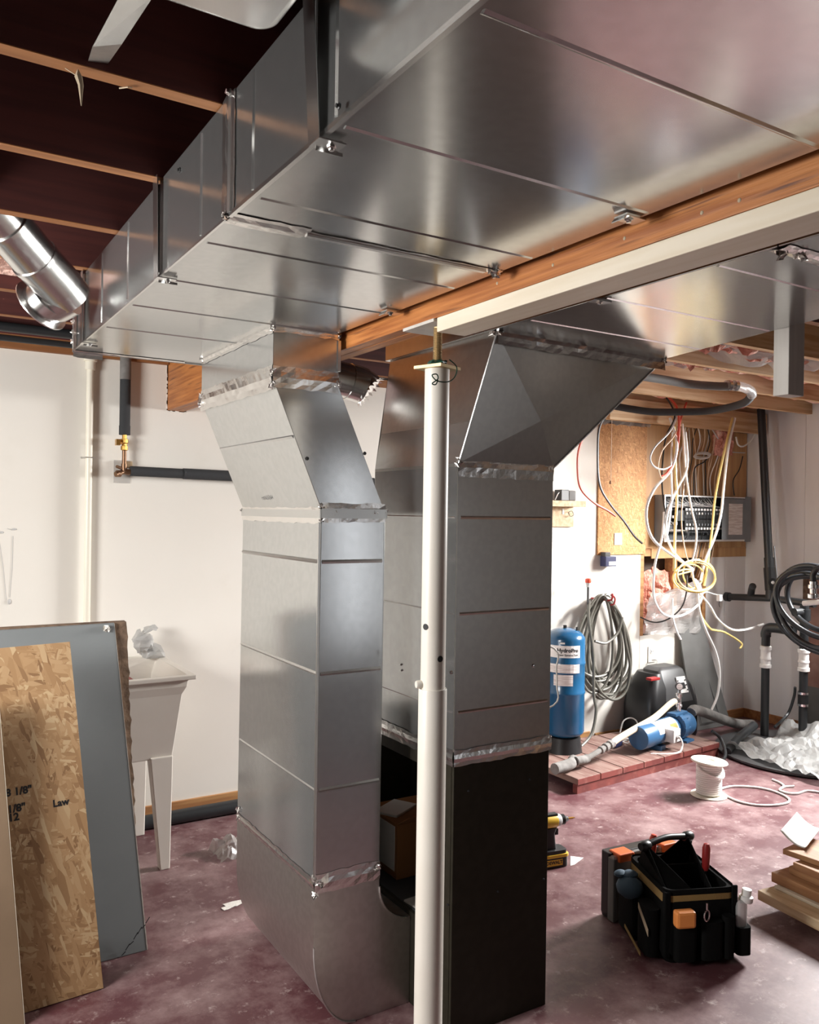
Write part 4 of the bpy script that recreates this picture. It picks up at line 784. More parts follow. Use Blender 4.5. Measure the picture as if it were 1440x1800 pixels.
for i in range(16):
    x0 = 1196+i*5.2+rng.uniform(-3,3); x1 = 1192+i*4.6+rng.uniform(-4,4); m = ['wire_tan','wire_white','wire_tan','wire_grey','wire_black','wire_tan'][i % 6]
    y_ = YW-.022-.004*(i % 3)
    cable('panel_feed_cable', '%s feed cable stapled down the plywood above the panel, %s' % (CN[m], ORD[i]), [(x0+rng.uniform(-10,10),745,y_),(x0+rng.uniform(-6,6),775,y_),((x0+x1)/2+rng.uniform(-5,5),805,y_),(x1,840,y_),(x1+rng.uniform(-2,2),871,y_-.0)], .0042, m, 'cable', 'feed cables stapled on the plywood', 4, 5)
cable('panel_feed_cable', 'grey cable arching across the plywood beside the insulation tuft', [(1228,748,YW-.04),(1230,741,YW-.05),(1244,745,YW-.05),(1262,770,YW-.04),(1276,792,YW-.03),(1310,796,YW-.03)], .0045, 'wire_grey')
cable('panel_feed_cable', 'black cable stub entering the panel below a twisted white loop', [(1246,802,YW-.03),(1238,812,YW-.03),(1222,822,YW-.03),(1220,845,YW-.03),(1220,871,YW-.03)], .005, 'wire_black')
cable('panel_feed_cable', 'black cable entering the panel top near its right corner', [(1306,802,YW-.03),(1300,825,YW-.03),(1289,845,YW-.03),(1291,871,YW-.03)], .0045, 'wire_black')
b = B()
for i in range(4): b.tube(smoothpath([at(1236+14*math.cos(a)-.8*i, 799+4.5*math.sin(a)+i*1.2, Y=YW-.04-.006*i) for a in [2*math.pi*j/8 for j in range(8)]], 3, True), .003, 5, closed=True)
solo('wire_twist', b, 'wire_white', 'small twisted loop of white wire on the plywood above the breakers', 'wire')
for i in range(7):
    x0 = 1226+i*5+rng.uniform(-2,2); cable('lower_feed_cable', '%s cable running down below the panel into the cavity, %s' % (CN[['wire_tan','wire_grey','wire_black'][i % 3]], ('leftmost','second from left','third from left','the middle one','third from right','second from right','rightmost')[i]), [(x0,954,YW-.03),(x0-3+rng.uniform(-3,3),975,YW-.03),(x0-8,995,YW-.025),(x0-14,1015,YW-.0)], .0038, ['wire_tan','wire_grey','wire_black'][i % 3], 'cable', 'cables below the panel', 4, 5)
cable('hanging_string', 'thin pull string with a wooden knob hanging before the strand board', [(1076,735,4.2),(1075,790,4.2),(1074,845,4.2)], .0018, 'wire_tan', 'string')
solo('pull_knob', B().lathe([(.003,.02),(.006,.015),(.009,0),(.006,-.004)], at(1073,850,Y=4.2), seg=10), 'old_copper', 'small wooden knob at the end of the pull string', 'knob')
jb = T('loose_outlet', 'loose white outlet dangling on a wire beside the black stub pipe', 'outlet', at(1266,1052,Y=4.15))
p = at(1265,1051,Y=4.15); jb.part('body', B().cbox(p, (.035,.03,.05)), 'pvc_white', bevel=.004); jb.part('wire', B().tube(smoothpath([at(1229,1050,Y=4.02), at(1240,1041,Y=4.1), at(1254,1044,Y=4.17), p+V((-.01,0,.02))], 4), .005, 6), 'wire_white'); jb.part('wire_end', B().tube([p+V((0,0,-.02)), p+V((-.005,0,-.05)), p+V((.004,0,-.07))], .002, 5), 'wire_black')

# ceiling lines on the right: grey conduit, black tube, insulation
cable('vent_hose', 'grey jacketed hose running under the right-hand joists to a clamped white elbow', [(1120,660,3.2),(1170,668,3.21),(1210,675,3.2),(1262,679,3.12),(1285,679,3.09)], .024, 'leaning_grey', 'hose', seg=12)
wn = T('white_elbow', 'shiny white flexible elbow clamped to the grey hose under the joists', 'elbow', at(1300,682,Y=3.1))
P = smoothpath([at(1276,677,Y=3.1), at(1300,679,Y=3.08), at(1318,686,Y=3.1), at(1322,694,Y=3.14)], 5); wn.part('hose', B().tube(P, .028, 14), 'clear_plastic', smooth=True); wn.part('clamp', B().tube([P[1],P[2]], .031, 14).tube([P[3],P[4]], .031, 14), 'chrome', smooth=True)
cable('black_tube', 'thick black tube sagging below the ceiling header from the white elbow', [(1322,694,3.14),(1312,706,3.25),(1290,714,3.4),(1250,722,3.6),(1200,724,3.75),(1150,724,3.88),(1110,719,3.98),(1070,712,4.05)], .024, 'black_foam', 'tube', seg=12)
WH = ('second row from the wall window', 'row above the white elbow', 'row nearest the service wall', 'row beside the second trunk')
for i, (y, x0, x1) in enumerate(((2.94,2.6,5.6),(3.39,2.7,5.75),(3.835,3.4,5.8),(2.50,2.5,5.2))):
    b = B().crumple((x0,y+.01,2.545), (x1-x0,0,0), (0,.38,0), 60, 8, lambda u, v, i=i: V((0,0,-.07*math.sin(v*math.pi)+.05*noise.noise((u*22+i*9,v*4,i)))))
    solo('insulation_batt', b, 'insulation_pale' if i % 2 else 'insulation', 'pink fibreglass batt in a joist bay at right, %s' % WH[i], 'insulation', 'pink insulation between joists', solid=.02)
for i, (px, py, y, w_, d_) in enumerate(((1262,616,2.62,.8,.22),(1330,640,2.72,.9,.25),(1405,640,2.7,.5,.25),(1225,640,3.05,.35,.2))):
    p = at(px, py, Y=y)
    solo('vapour_flap', B().crumple(V((p.x-w_/2,y-.1,2.45)), (w_,0,0), (0,d_,.0), 30, 10, lambda u, v, i=i: V((0,.05*noise.noise((u*4,v*2,i+3)),-.0+.07*noise.noise((u*3+i*5,v*2,i+8))))), 'frosted', 'ragged clear plastic vapour sheet hanging in the right-hand joists, %s' % ('beside the second trunk corner','left of the hanging board','right of the hanging board','nearest the grey hose')[i], 'plastic', 'plastic sheets under the insulation', solid=.001)
    solo('insulation_tuft', B().crumple(V((p.x-w_/2,y-.02,2.47)), (w_*.9,0,0), (0,.12,.05), 22, 8, lambda u, v, i=i: V((0,.03*noise.noise((u*9,v*3,i+13)),-.03*math.sin(v*3.1)+.07*noise.noise((u*6+i*5,v*4,i+18))))), 'insulation', 'torn pink insulation edge poking past the plastic, %s' % ('beside the second trunk corner','left of the hanging board','right of the hanging board','nearest the grey hose')[i], 'insulation', 'pink insulation between joists', solid=.02)

# ------------------------------------------------------------------ hose coil on the wall
hc = T('hose_coil', 'coil of grey garden hose hanging on a hook on the white wall', 'hose', (4.3, 4.25, .4))
for k in range(11):
    cx, cy = 1062+rng.uniform(-6,7), 1128+rng.uniform(-8,12); rx, ry = 36+rng.uniform(-9,6), 84+rng.uniform(-14,10); tl = rng.uniform(-.10,.06); top = 1046+rng.uniform(-2,6); yb = YW-.04-.011*k*.9
    pts = []
    for i in range(16):
        a = 2*math.pi*i/16; x = cx+rx*math.sin(a)*(1-.35*math.cos(a))*.95; y = top+ry-ry*math.cos(a); pts.append(at(x+(y-top)*tl, y, Y=yb-.012*math.sin(a)))
    hc.part('loop', B().tube(smoothpath(pts, 4, True), .0098, 8, closed=True), 'hose_grey', smooth=True)
hc.part('loop', B().tube(smoothpath([at(1062,1048,Y=4.2), at(1090,1080,Y=4.2), at(1100,1130,Y=4.2), at(1108,1175,Y=4.2), at(1100,1215,Y=4.2), at(1080,1230,Y=4.2), at(1058,1218,Y=4.2), at(1045,1195,Y=4.2)], 6), .0098, 8), 'hose_grey', smooth=True)
hc.part('cross_wrap', B().tube(smoothpath([at(1094,1085,Y=4.17), at(1086,1112,Y=4.17), at(1066,1130,Y=4.17), at(1046,1127,Y=4.18)], 6), .0098, 8), 'hose_grey', smooth=True)
hc.part('tail', B().tube(smoothpath([at(1036,1055,Y=4.2), at(1035,1090,Y=4.18), at(1043,1150,Y=4.17), at(1044,1220,Y=4.16), at(1048,1250,Y=4.14), at(1040,1290,Y=4.12), at(1022,1312,Y=4.1)], 6), .0098, 8), 'hose_grey', smooth=True)
hk = at(1068,1050,Y=4.2); hc.part('red_tie', B().tube(smoothpath([hk+V((0,-.03,.02)), hk+V((.02,-.05,0)), hk+V((.012,-.05,-.04)), hk+V((0,-.03,-.05))], 4), .006, 6), 'dark_red')
hc.part('hook', B().tube(smoothpath([(hk.x,YW-.001,hk.z-.02),(hk.x,YW-.10,hk.z-.02),(hk.x,YW-.19,hk.z-.015),(hk.x,YW-.2,hk.z+.03)], 4), .007, 8), 'dark_red')
tp = T('hose_bib', 'small pipe with a red cap above the hose coil on the white wall', 'valve', (4.17, 4.2, 1.0))
p = at(1034,1032,Y=4.2); tp.part('pipe', B().cyl(p+V((0,0,-.11)), p+V((0,0,.01)), .008, 8).cyl(p+V((0,0,-.11)), p+V((.03,.03,-.19)), .008, 8), 'charcoal'); tp.part('collar', B().lathe([(.014,0),(.014,.018),(.018,.02),(.018,.03)], p, seg=12), 'wire_grey'); tp.part('red_cap', B().lathe([(.02,.03),(.022,.04),(.02,.055),(.008,.06)], p, seg=14), 'red_plastic', smooth=True)

# ------------------------------------------------------------------ pump deck
dk = T('pump_deck', 'low red-stained plank deck on the floor under the pump and blue tank', 'platform', (4.05, 3.95, 0))
DX0, DX1, DY0, DY1, DZ = 3.385, 4.79, 3.60, 4.26, .088
def dm(x, y): return y+(x-DX0)*.085  # the deck is slightly out of square with the wall
n = 7; wpl = (DX1-DX0)/n
for i in range(n):
    x0 = DX0+wpl*i+.004; x1 = x0+wpl-.008
    pl_ = B().hexa([(x0,dm(x0,DY0),DZ-.036),(x1,dm(x1,DY0),DZ-.036),(x1,DY1,DZ-.036),(x0,DY1,DZ-.036),(x0,dm(x0,DY0),DZ),(x1,dm(x1,DY0),DZ),(x1,DY1,DZ),(x0,DY1,DZ)])
    dk.part('plank', pl_, 'deck_worn', bevel=.003)
dk.part('runner', B().hexa([(DX0+.005,dm(DX0,DY0)+.004,0),(DX1-.005,dm(DX1,DY0)+.004,0),(DX1-.005,dm(DX1,DY0)+.042,0),(DX0+.005,dm(DX0,DY0)+.042,0),(DX0+.005,dm(DX0,DY0)+.004,DZ-.037),(DX1-.005,dm(DX1,DY0)+.004,DZ-.037),(DX1-.005,dm(DX1,DY0)+.042,DZ-.037),(DX0+.005,dm(DX0,DY0)+.042,DZ-.037)]), 'deck_red')
dk.part('runner', B().box((DX0+.005,DY1-.045,0), (DX1-.005,DY1-.007,DZ-.037)), 'deck_red')
for i in range(n):
    x0 = DX0+wpl*i+.004; x1 = x0+wpl-.008; dk.part('plank_end', B().hexa([(x0,dm(x0,DY0)-.0025,DZ-.035),(x1,dm(x1,DY0)-.0025,DZ-.035),(x1,dm(x1,DY0)-.0005,DZ-.035),(x0,dm(x0,DY0)-.0005,DZ-.035),(x0,dm(x0,DY0)-.0025,DZ-.003),(x1,dm(x1,DY0)-.0025,DZ-.003),(x1,dm(x1,DY0)-.0005,DZ-.003),(x0,dm(x0,DY0)-.0005,DZ-.003)]), 'deck_red')
# pressure tank
tx, ty = 3.72, 4.09; tr0 = .130; tz0, tz1 = .175, .885
tn = T('pressure_tank', 'blue pressure tank with white labels on a black stand by the wall', 'tank', (tx, ty, DZ))
prof = [(.03,tz0)]+[(tr0*math.sin(a), tz0+.05-.05*math.cos(a)) for a in [math.pi/2*k/6 for k in range(1,7)]]
for zb in (.475, .665): prof += [(tr0,zb-.012),(tr0+.004,zb-.006),(tr0+.004,zb+.006),(tr0,zb+.012)]
prof += [(tr0*math.cos(a), tz1-.075+.075*math.sin(a)) for a in [math.pi/2*k/8 for k in range(0,9)]]
tn.part('shell', B().lathe(prof, (tx,ty,0), seg=48), 'tank_blue', smooth=True)
tn.part('stand', B().lathe([(tr0*.93,DZ),(tr0*.90,DZ+.02),(tr0*.82,tz0+.01)], (tx,ty,0), seg=24), 'black_plastic', smooth=True)
tn.part('valve_stem', B().cyl((tx-.01,ty-.01,tz1-.004), (tx-.01,ty-.01,tz1+.018), .012, 10).cyl((tx+.045,ty-.06,tz1-.025), (tx+.045,ty-.06,tz1+.008), .006, 8), 'black_plastic')
fa = math.atan2(-ty, -tx)  # direction from tank to the camera
def onT(s_, z, off=.0015): a = fa+s_/tr0; return V((tx+(tr0+off)*math.cos(a), ty+(tr0+off)*math.sin(a), z))
def lab(s0, s1, z0, z1, m, name='label', off=.0015):
    nn = 10; vs = [onT(s0+(s1-s0)*i/nn, z, off) for z in (z0,z1) for i in range(nn+1)]
    return tn.part(name, B().add(vs, [(i,i+1,nn+2+i,nn+1+i) for i in range(nn)]), m)
lab(-.115,.105,.708,.785,'label_white'); lab(-.115,.10,.622-.01,.665+.003,'label_print',off=.0055); lab(-.07,.055,.53,.60,'label_print'); lab(-.03,.0,.795,.806,'label_white')
tn.part('lettering', text('HydroPro', .034, lambda x, y: onT(x+.020, .755+y, .003), 'ink', bold=.0012), 'ink'); tn.part('lettering', text('Water Systems Tank', .0165, lambda x, y: onT(x+.020, .726+y, .003), 'ink', bold=.0004), 'ink')
cable('thin_tube', 'thin pale tube bowed along the edge of the plenum in front of the blue tank', [V((1.853,2.36,at(968,1108,Y=2.3).z)), at(974,1140,Y=2.32), at(978,1175,Y=2.32), at(979,1205,Y=2.32), at(973,1240,Y=2.32), V((1.853,2.36,at(962,1268,Y=2.3).z))], .0035, 'wire_white', 'tube')
# pump plumbing
cable('foam_pipe', 'grey foam-covered pipe stub beside the black tank stand', [V((3.30,3.70,DZ+.045)), V((3.45,3.73,DZ+.045)), at(1008,1336,Y=3.78)], .033, 'grey_foam', 'pipe', seg=12)
pm = T('jet_pump', 'blue electric jet pump with a cream label lying on the red deck', 'pump', (4.3, 3.9, DZ))
c1 = at(1209,1298,Y=3.93); c0 = at(1122,1303,Y=3.80); ax = (c1-c0); ax.z = 0; ax.normalize(); ay = V((-ax.y, ax.x, 0)); zc = DZ+.098
c0.z = zc; c1.z = zc; Lm = (c1-c0).length; R = .076
pm.part('motor_body', B().lathe([(.0,0),(R*.96,.001),(R,.008),(R,Lm*.62),(R*.98,Lm*.63)], c0, ax, 36), 'pump_blue', smooth=True)
pm.part('pump_casing', B().lathe([(R*.75,Lm*.63),(R*.75,Lm*.70),(R*1.15,Lm*.71),(R*1.18,Lm*.78),(R*1.02,Lm*.80),(R*1.12,Lm*.86),(R*1.12,Lm*.92),(R*1.0,Lm*.97),(R*.55,Lm*1.06),(0,Lm*1.08)], c0, ax, 32), 'pump_blue', smooth=True)
for k in range(8):
    a = k*math.pi/4; pm.part('flange_bolt', B().cyl(c0+ax*Lm*.70+(ay*math.cos(a)+V((0,0,1))*math.sin(a))*R*1.08, c0+ax*Lm*.82+(ay*math.cos(a)+V((0,0,1))*math.sin(a))*R*1.08, .008, 6), 'pump_blue')
pm.part('foot', B().box((-.05,-.09,0), (.05,.09,.014), Matrix.Translation((c0+ax*Lm*.80).xy.to_3d()+V((0,0,DZ)))@Matrix.Rotation(math.atan2(ax.y,ax.x),4,'Z')).box((-.012,-.05,.014), (.012,.05,.06), Matrix.Translation((c0+ax*Lm*.80).xy.to_3d()+V((0,0,DZ)))@Matrix.Rotation(math.atan2(ax.y,ax.x),4,'Z')).box((-.03,-.07,0), (.03,.07,.03), Matrix.Translation((c0+ax*Lm*.30).xy.to_3d()+V((0,0,DZ)))@Matrix.Rotation(math.atan2(ax.y,ax.x),4,'Z')), 'pump_blue')
def onP(l, a, off=.0012): return c0+ax*l+(-ay*math.cos(a)+V((0,0,1))*math.sin(a))*(R+off)
def plab(l0, l1, a0, a1, m, off=.0012):
    nn = 8; pm.part('label', B().add([onP(l, a0+(a1-a0)*i/nn, off) for l in (l0,l1) for i in range(nn+1)], [(i,i+1,nn+2+i,nn+1+i) for i in range(nn)]), m)
plab(Lm*.22,Lm*.60,.15,1.5,'label_white'); plab(Lm*.45,Lm*.58,.3,.75,'label_orange',.002)
jbx = c0+ax*Lm*.40-ay*R*1.02+V((0,0,-.005))
pm.part('junction_box', B().box((-.045,-.055,-.04), (.045,.02,.045), Matrix.Translation(jbx)@Matrix.Rotation(math.atan2(ax.y,ax.x),4,'Z')), 'wire_grey', bevel=.005)
pm.part('cord_gland', B().cyl(jbx-ay*.056+V((0,0,.0)), jbx-ay*.07, .014, 10), 'chrome')
top = c0+ax*Lm*.80+V((0,0,R*1.0)); pm.part('top_flange', B().box((-.10,-.035,0), (.06,.035,.02), Matrix.Translation(top)@Matrix.Rotation(math.atan2(ax.y,ax.x),4,'Z')), 'pump_blue', bevel=.004)
pm.part('tee_fitting', B().lathe([(.016,.02),(.016,.05),(.024,.052),(.024,.065),(.018,.07),(.018,.12),(.025,.122),(.025,.14),(.014,.145),(.010,.175)], top, seg=14).cyl(top+V((0,0,.095)), top+V((0,0,.095))-ax*.06, .018, 12), 'chrome', smooth=True)
gp_ = top+V((0,0,.19)); pm.part('pressure_gauge', B().lathe([(.024,-.012),(.026,-.01),(.026,.008),(.022,.010),(0,.010)], gp_, -_f, 20), 'charcoal', smooth=True); pm.part('gauge_face', B().lathe([(.021,.0105),(0,.0112)], gp_, -_f, 20), 'label_print')
cable('flex_hose', 'cream flexible hose arching from the tank fittings up to the pump', [top+V((0,0,.095))-ax*.055, top+V((0,0,.085))-ax*.12, at(1150,1262,Y=3.86), at(1115,1282,Y=3.82), at(1085,1300,Y=3.79), at(1072,1310,Y=3.77)], .021, 'hose_cream', 'hose', seg=12)
fi = T('hose_fitting', 'row of dark threaded fittings joining the cream hose to the foam pipe', 'fitting', at(1050,1325,Y=3.75))
f0, f1 = at(1076,1307,Y=3.78), at(1032,1333,Y=3.74); f0.z = max(f0.z, DZ+.05); dvec = (f1-f0).normalized(); Lf = (f1-f0).length
fi.part('union_nut', B().lathe([(.022,0),(.027,.004),(.027,.03),(.020,.033),(.020,.05),(.026,.052),(.026,.075),(.019,.078),(.019,.10),(.024,.102),(.024,.12),(.017,.123),(.017,Lf)], f0, dvec, 12), 'grey_foam')
fi.part('elbow', B().tube(smoothpath([f1-dvec*.005, f1+dvec*.02, f1+V((-.05,-.01,-.0)), f1+V((-.10,-.012,0))], 4), .026, 12), 'grey_foam', smooth=True); fi.part('clamp', B().tube([f0-dvec*.005, f0+dvec*.006], .027, 14), 'chrome')
ps_ = T('pressure_switch', 'dark blue pressure switch with loose wires on the deck behind the hose', 'switch', at(1085,1308,Y=3.98))
p = at(1083,1306,Y=3.98); p.z = max(p.z, DZ+.03); ps_.part('body', B().cbox((0,0,0), (.10,.05,.05), Matrix.Translation(p)@Matrix.Rotation(.3,4,'Z')), 'navy', bevel=.006)
ps_.part('wire', B().tube(smoothpath([p+V((.05,0,0)), p+V((.08,-.02,.02)), p+V((.11,0,.0)), p+V((.09,.02,-.01))], 4), .004, 6).tube(smoothpath([p+V((.05,-.01,0)), p+V((.07,-.04,-.005)), p+V((.10,-.03,.02))], 4), .004, 6), 'wire_white')
cable('motor_cord', 'cream cord hanging from the junction box of the pump onto the deck', [jbx-ay*.07, jbx-ay*.085+V((.005,0,-.03)), jbx-ay*.09+V((0,0,-.06)), jbx-ay*.10+V((-.04,0,-.088)), jbx-ay*.08+V((-.12,0,-.094)), jbx-ay*.02+V((-.2,0,-.095))], .006, 'wire_white', 'cord')
cable('foam_pipe', 'long grey foam-covered pipe running right from the pump to the corner', [c0+ax*Lm*1.07+V((0,0,.06)), c0+ax*(Lm*1.07+.1)+V((0,0,.06)), at(1290,1271,Y=4.05), at(1322,1273,Y=4.1)], .036, 'grey_foam', 'pipe', seg=12)
# water treatment unit
wt = T('softener_unit', 'black rounded water softener with a grey control head behind the pump', 'softener', (4.7, 4.15, 0))
wx0, wx1 = at(1131,1250,Y=4.12).x, at(1213,1250,Y=4.12).x; wy0, wy1 = 4.03, 4.33
zt_ = at(1165,1175,Y=4.12).z
def sect(xa, xb, ya, yb, z, rr_=.06, n_=5):
    out = []
    for cx, cy, a0 in ((xb-rr_,yb-rr_,0),(xa+rr_,yb-rr_,1),(xa+rr_,ya+rr_,2),(xb-rr_,ya+rr_,3)):
        for k in range(n_+1): a = math.pi/2*(a0+k/n_); out.append((cx+rr_*math.cos(a), cy+rr_*math.sin(a), z))
    return out
wz = .0; wdx = wx1-wx0
wt.part('cabinet', B().loft([sect(wx0,wx1,wy0+.02,wy1,0), sect(wx0-.01,wx1+.01,wy0,wy1,.06), sect(wx0-.01,wx1+.01,wy0,wy1,.27), sect(wx0+.03,wx1-.02,wy0+.03,wy1,.40), sect(wx0+.10,wx1-.07,wy0+.08,wy1-.02,zt_-.035)]), 'black_plastic', smooth=True)
wt.part('control_head', B().loft([sect(wx0+.12,wx1-.05,wy0+.005,wy1-.06,.30,.03), sect(wx0+.13,wx1-.06,wy0+.03,wy1-.06,.40,.03), sect(wx0+.15,wx1-.07,wy0+.085,wy1-.05,zt_-.02,.03), sect(wx0+.19,wx1-.10,wy0+.11,wy1-.06,zt_,.02)]), 'charcoal', smooth=True)
p = at(1197,1203,Y=wy0+.045)
wt.part('control_label', B().slab([p+V((-.05,-.03,-.055)), p+V((.05,-.03,-.055)), p+V((.045,.005,.055)), p+V((-.045,.005,.055))], (0,.004,0)), 'label_white'); wt.part('display', B().slab([p+V((-.025,-.026,-.025)), p+V((.025,-.026,-.025)), p+V((.022,-.012,.015)), p+V((-.022,-.012,.015))], (0,.0038,-.001)), 'ink')
for i in range(3):
    for sx in (-.038,.036): wt.part('button', B().lathe([(.005,0),(.005,.003)], p+V((sx,-.031+.012*i+.002,-.035+.032*i)), (0,-1,.3), 10), 'charcoal')
pr_ = at(1152,1194,Y=wy0+.03); wt.part('red_tab', B().cbox(pr_+V((0,.02,0)), (.09,.05,.018)), 'dark_red', bevel=.003)
cable('black_loop', 'tangled black hose on the floor right of the pump deck', [at(1222,1315,Z=.03), at(1250,1345,Z=.02), at(1275,1330,Z=.03), at(1268,1300,Z=.10), at(1252,1285,Z=.16)], .011, 'black_pipe', 'hose', seg=8)
cable('black_loop', 'thick black drain hose slanting down to the floor at the sump lid', [at(1326,1275,Z=.12), at(1305,1292,Z=.09), at(1285,1312,Z=.05), at(1278,1322,Z=.035)], .03, 'black_pipe', 'hose', seg=10)
# leaning dark grey board
gl = T('leaning_board', 'dark grey narrow panel leaning in the corner right of the softener', 'board', (5.2, 4.2, 0))
q = [at(1222,1285,Y=4.22), at(1285,1285,Y=4.22), at(1232,1082,Y=4.33), at(1192,1092,Y=4.33)]; q[0].z = q[1].z = .002
gl.part('face', B().slab(q, (0,.012,.003)), 'leaning_grey', bevel=.001)
i0 = [q[0]+(q[1]-q[0])*.16+V((0,-.002,.05)), q[0]+(q[1]-q[0])*.70+V((0,-.002,.05)), q[3]+(q[2]-q[3])*.70+V((0,-.002,-.14)), q[3]+(q[2]-q[3])*.25+V((0,-.002,-.14))]
b = B()
for i in range(4): b.tube([i0[i]+V((0,-.001,0)), i0[(i+1) % 4]+V((0,-.001,0))], .0025, 4)
gl.part('panel_groove', b, 'panel_dark')

# ------------------------------------------------------------------ black drain pipes in the corner
def pipe(t, name, pts, r, m='black_pipe', sub=4, seg=18): return t.part(name, B().tube(smoothpath(pts, sub), r, seg), m, smooth=True)
st = T('vent_stack', 'tall black drain stack rising to the header near the right corner', 'pipe', (5.7, 4.05, 1.0))
a, c = at(1338,728,X=5.68), at(1352,985,X=5.62); pipe(st, 'stack_pipe', [a+V((0,0,.04)), c], .030, 'black_pipe', 1)
e = at(1356,1038,X=5.60); st.part('coupling', B().tube([c+V((0,0,.02)), c+(e-c)*.35], .037, 18), 'black_pipe', smooth=True)
st.part('check_valve', B().tube([c+(e-c)*.25, e], .044, 16).cyl(at(1359,1024,X=5.555), at(1359,1024,X=5.60), .032, 16), 'black_plastic'); st.part('valve_cap', B().cyl(at(1359,1024,X=5.545), at(1359,1024,X=5.558), .012, 12), 'wire_grey')
st.part('chain', B().tube(smoothpath([at(1361,960,X=5.6), at(1363,985,X=5.58), at(1366,1015,X=5.56), at(1368,1030,X=5.56)], 6), .006, 5), 'charcoal')
e2 = V((5.60, e.y, at(1350,1051,X=5.60).z)); pipe(st, 'tee_pipe', [e+V((0,0,.02)), e2], .040, 'black_pipe', 1)
hl = at(1279,1049,X=5.60); pipe(st, 'branch_pipe', [hl, e2, V((5.60, e.y-.35, e2.z-.01))], .026, 'black_pipe', 1); st.part('end_cap', B().tube([hl+V((0,.015,0)), hl+V((0,-.02,0))], .036, 14), 'black_pipe', smooth=True)
wy = at(1320,1046,X=5.60); pipe(st, 'wye_branch', [wy, wy+V((-.03,-.03,.05)), wy+V((-.06,-.06,.075))], .026, 'black_pipe', 2)
def sump(xc, yc_, ztop, zcoup, label, bend):
    t = T('sump_pipe', label, 'pipe', (xc, yc_, .02), 'sump discharge pipes')
    pipe(t, 'lower_pipe', [(xc,yc_,.03),(xc,yc_,zcoup)], .029, 'black_pipe', 1); pipe(t, 'upper_pipe', [(xc,yc_,zcoup+.05),(xc,yc_,ztop)], .030, 'black_pipe', 1)
    t.part('union_coupling', B().lathe([(.034,zcoup-.02),(.040,zcoup-.018),(.040,zcoup+.005),(.034,zcoup+.008),(.034,zcoup+.04),(.038,zcoup+.042),(.038,zcoup+.055),(.034,zcoup+.06),(.034,zcoup+.11),(.040,zcoup+.112),(.040,zcoup+.135),(.033,zcoup+.14)], (xc,yc_,0), seg=20), 'pvc_white', smooth=True)
    if bend: t.part('elbow', B().tube(smoothpath(bend, 5), .036, 16), 'black_pipe', smooth=True)
    return t
u0 = at(1344,1300,Z=0); u1 = at(1411,1312,Z=0); zc1 = at(1344,1172,X=u0.x).z+.015; zc2 = at(1410,1178,X=u1.x).z+.015; zt1 = at(1344,1112,X=u0.x).z
ta = sump(u0.x, u0.y, zt1, zc1, 'black sump pipe with white union and a bend at the top, left of the pair', [(u0.x,u0.y,zt1-.03),(u0.x,u0.y,zt1),(u0.x,u0.y-.02,zt1+.035),(u0.x,u0.y-.08,zt1+.045),(u0.x+.01,u0.y-.22,zt1+.04)])
tb = sump(u1.x, u1.y, at(1408,1060,X=u1.x).z, zc2, 'black sump pipe with white union and steel clamps, right of the pair', None)
zk = at(1410,1228,X=u1.x).z; tb.part('rubber_coupling', B().cyl((u1.x,u1.y,zk-.05), (u1.x,u1.y,zk+.05), .036, 18), 'black_plastic', smooth=True)
for z in (zk-.042, zk+.042): tb.part('hose_clamp', B().cyl((u1.x,u1.y,z-.008), (u1.x,u1.y,z+.008), .0385, 18), 'chrome', smooth=True)
tb.part('label_sheet', B().add([(u1.x+.0345*math.cos(a), u1.y+.0345*math.sin(a), z) for z in (zc2+.062,zc2+.108) for a in [3.3+.16*k for k in range(6)]], [(i,i+1,7+i,6+i) for i in range(5)]), 'paper')
tb.part('tee_valve', B().cyl((u1.x,u1.y,at(1408,1085,X=u1.x).z-.02), (u1.x,u1.y,at(1408,1085,X=u1.x).z+.06), .042, 16).cyl((u1.x,u1.y,at(1408,1075,X=u1.x).z), (u1.x-.09,u1.y+.02,at(1408,1075,X=u1.x).z), .03, 14), 'black_pipe', smooth=True)
cable('thin_drain', 'thin black hose climbing beside the right sump pipe', [at(1362,1278,Z=.12), at(1385,1255,Y=3.75), at(1396,1225,Y=3.72), at(1398,1208,Y=3.7)], .010, 'black_pipe', 'hose')
kc = T('poly_coil', 'coil of thick black poly pipe hanging at the right edge of the frame', 'hose', at(1430,1080,X=5.25))
for k in range(5):
    cx, cy, rx, ry = [(1438,1068,72,72),(1446,1062,82,60),(1430,1074,66,64),(1445,1082,86,66),(1442,1056,58,52)][k]; dx = [0,.05,-.05,.09,-.08][k]
    kc.part('loop', B().tube(smoothpath([at(cx+rx*math.cos(a), cy+ry*math.sin(a)+.25*rx*math.cos(a), X=5.25+dx*math.cos(a)+.03*k) for a in [2*math.pi*i/14 for i in range(14)]], 4, True), .019, 10, closed=True), 'black_poly', smooth=True)
kb = T('copper_valve', 'chrome valve body with a black U-bend above the poly coil at the right edge', 'valve', at(1432,1010,X=5.2))
p = at(1430,1022,X=5.2); kb.part('bend', B().tube(smoothpath([p, p+V((0,0,.05)), p+V((.01,-.03,.09)), p+V((.02,-.09,.10)), p+V((.02,-.13,.07))], 5), .020, 12), 'black_poly', smooth=True)
kb.part('body', B().lathe([(.026,0),(.026,-.02),(.034,-.022),(.034,-.045),(.022,-.05),(.022,-.08),(.036,-.085),(.036,-.11),(.02,-.115)], p, seg=14), 'chrome', smooth=True)
p = at(1425,1058,X=5.2); kb.part('side_pipe', B().cyl(p+V((0,.05,-.015)), p+V((0,-.09,.01)), .018, 12), 'pvc_white', smooth=True)

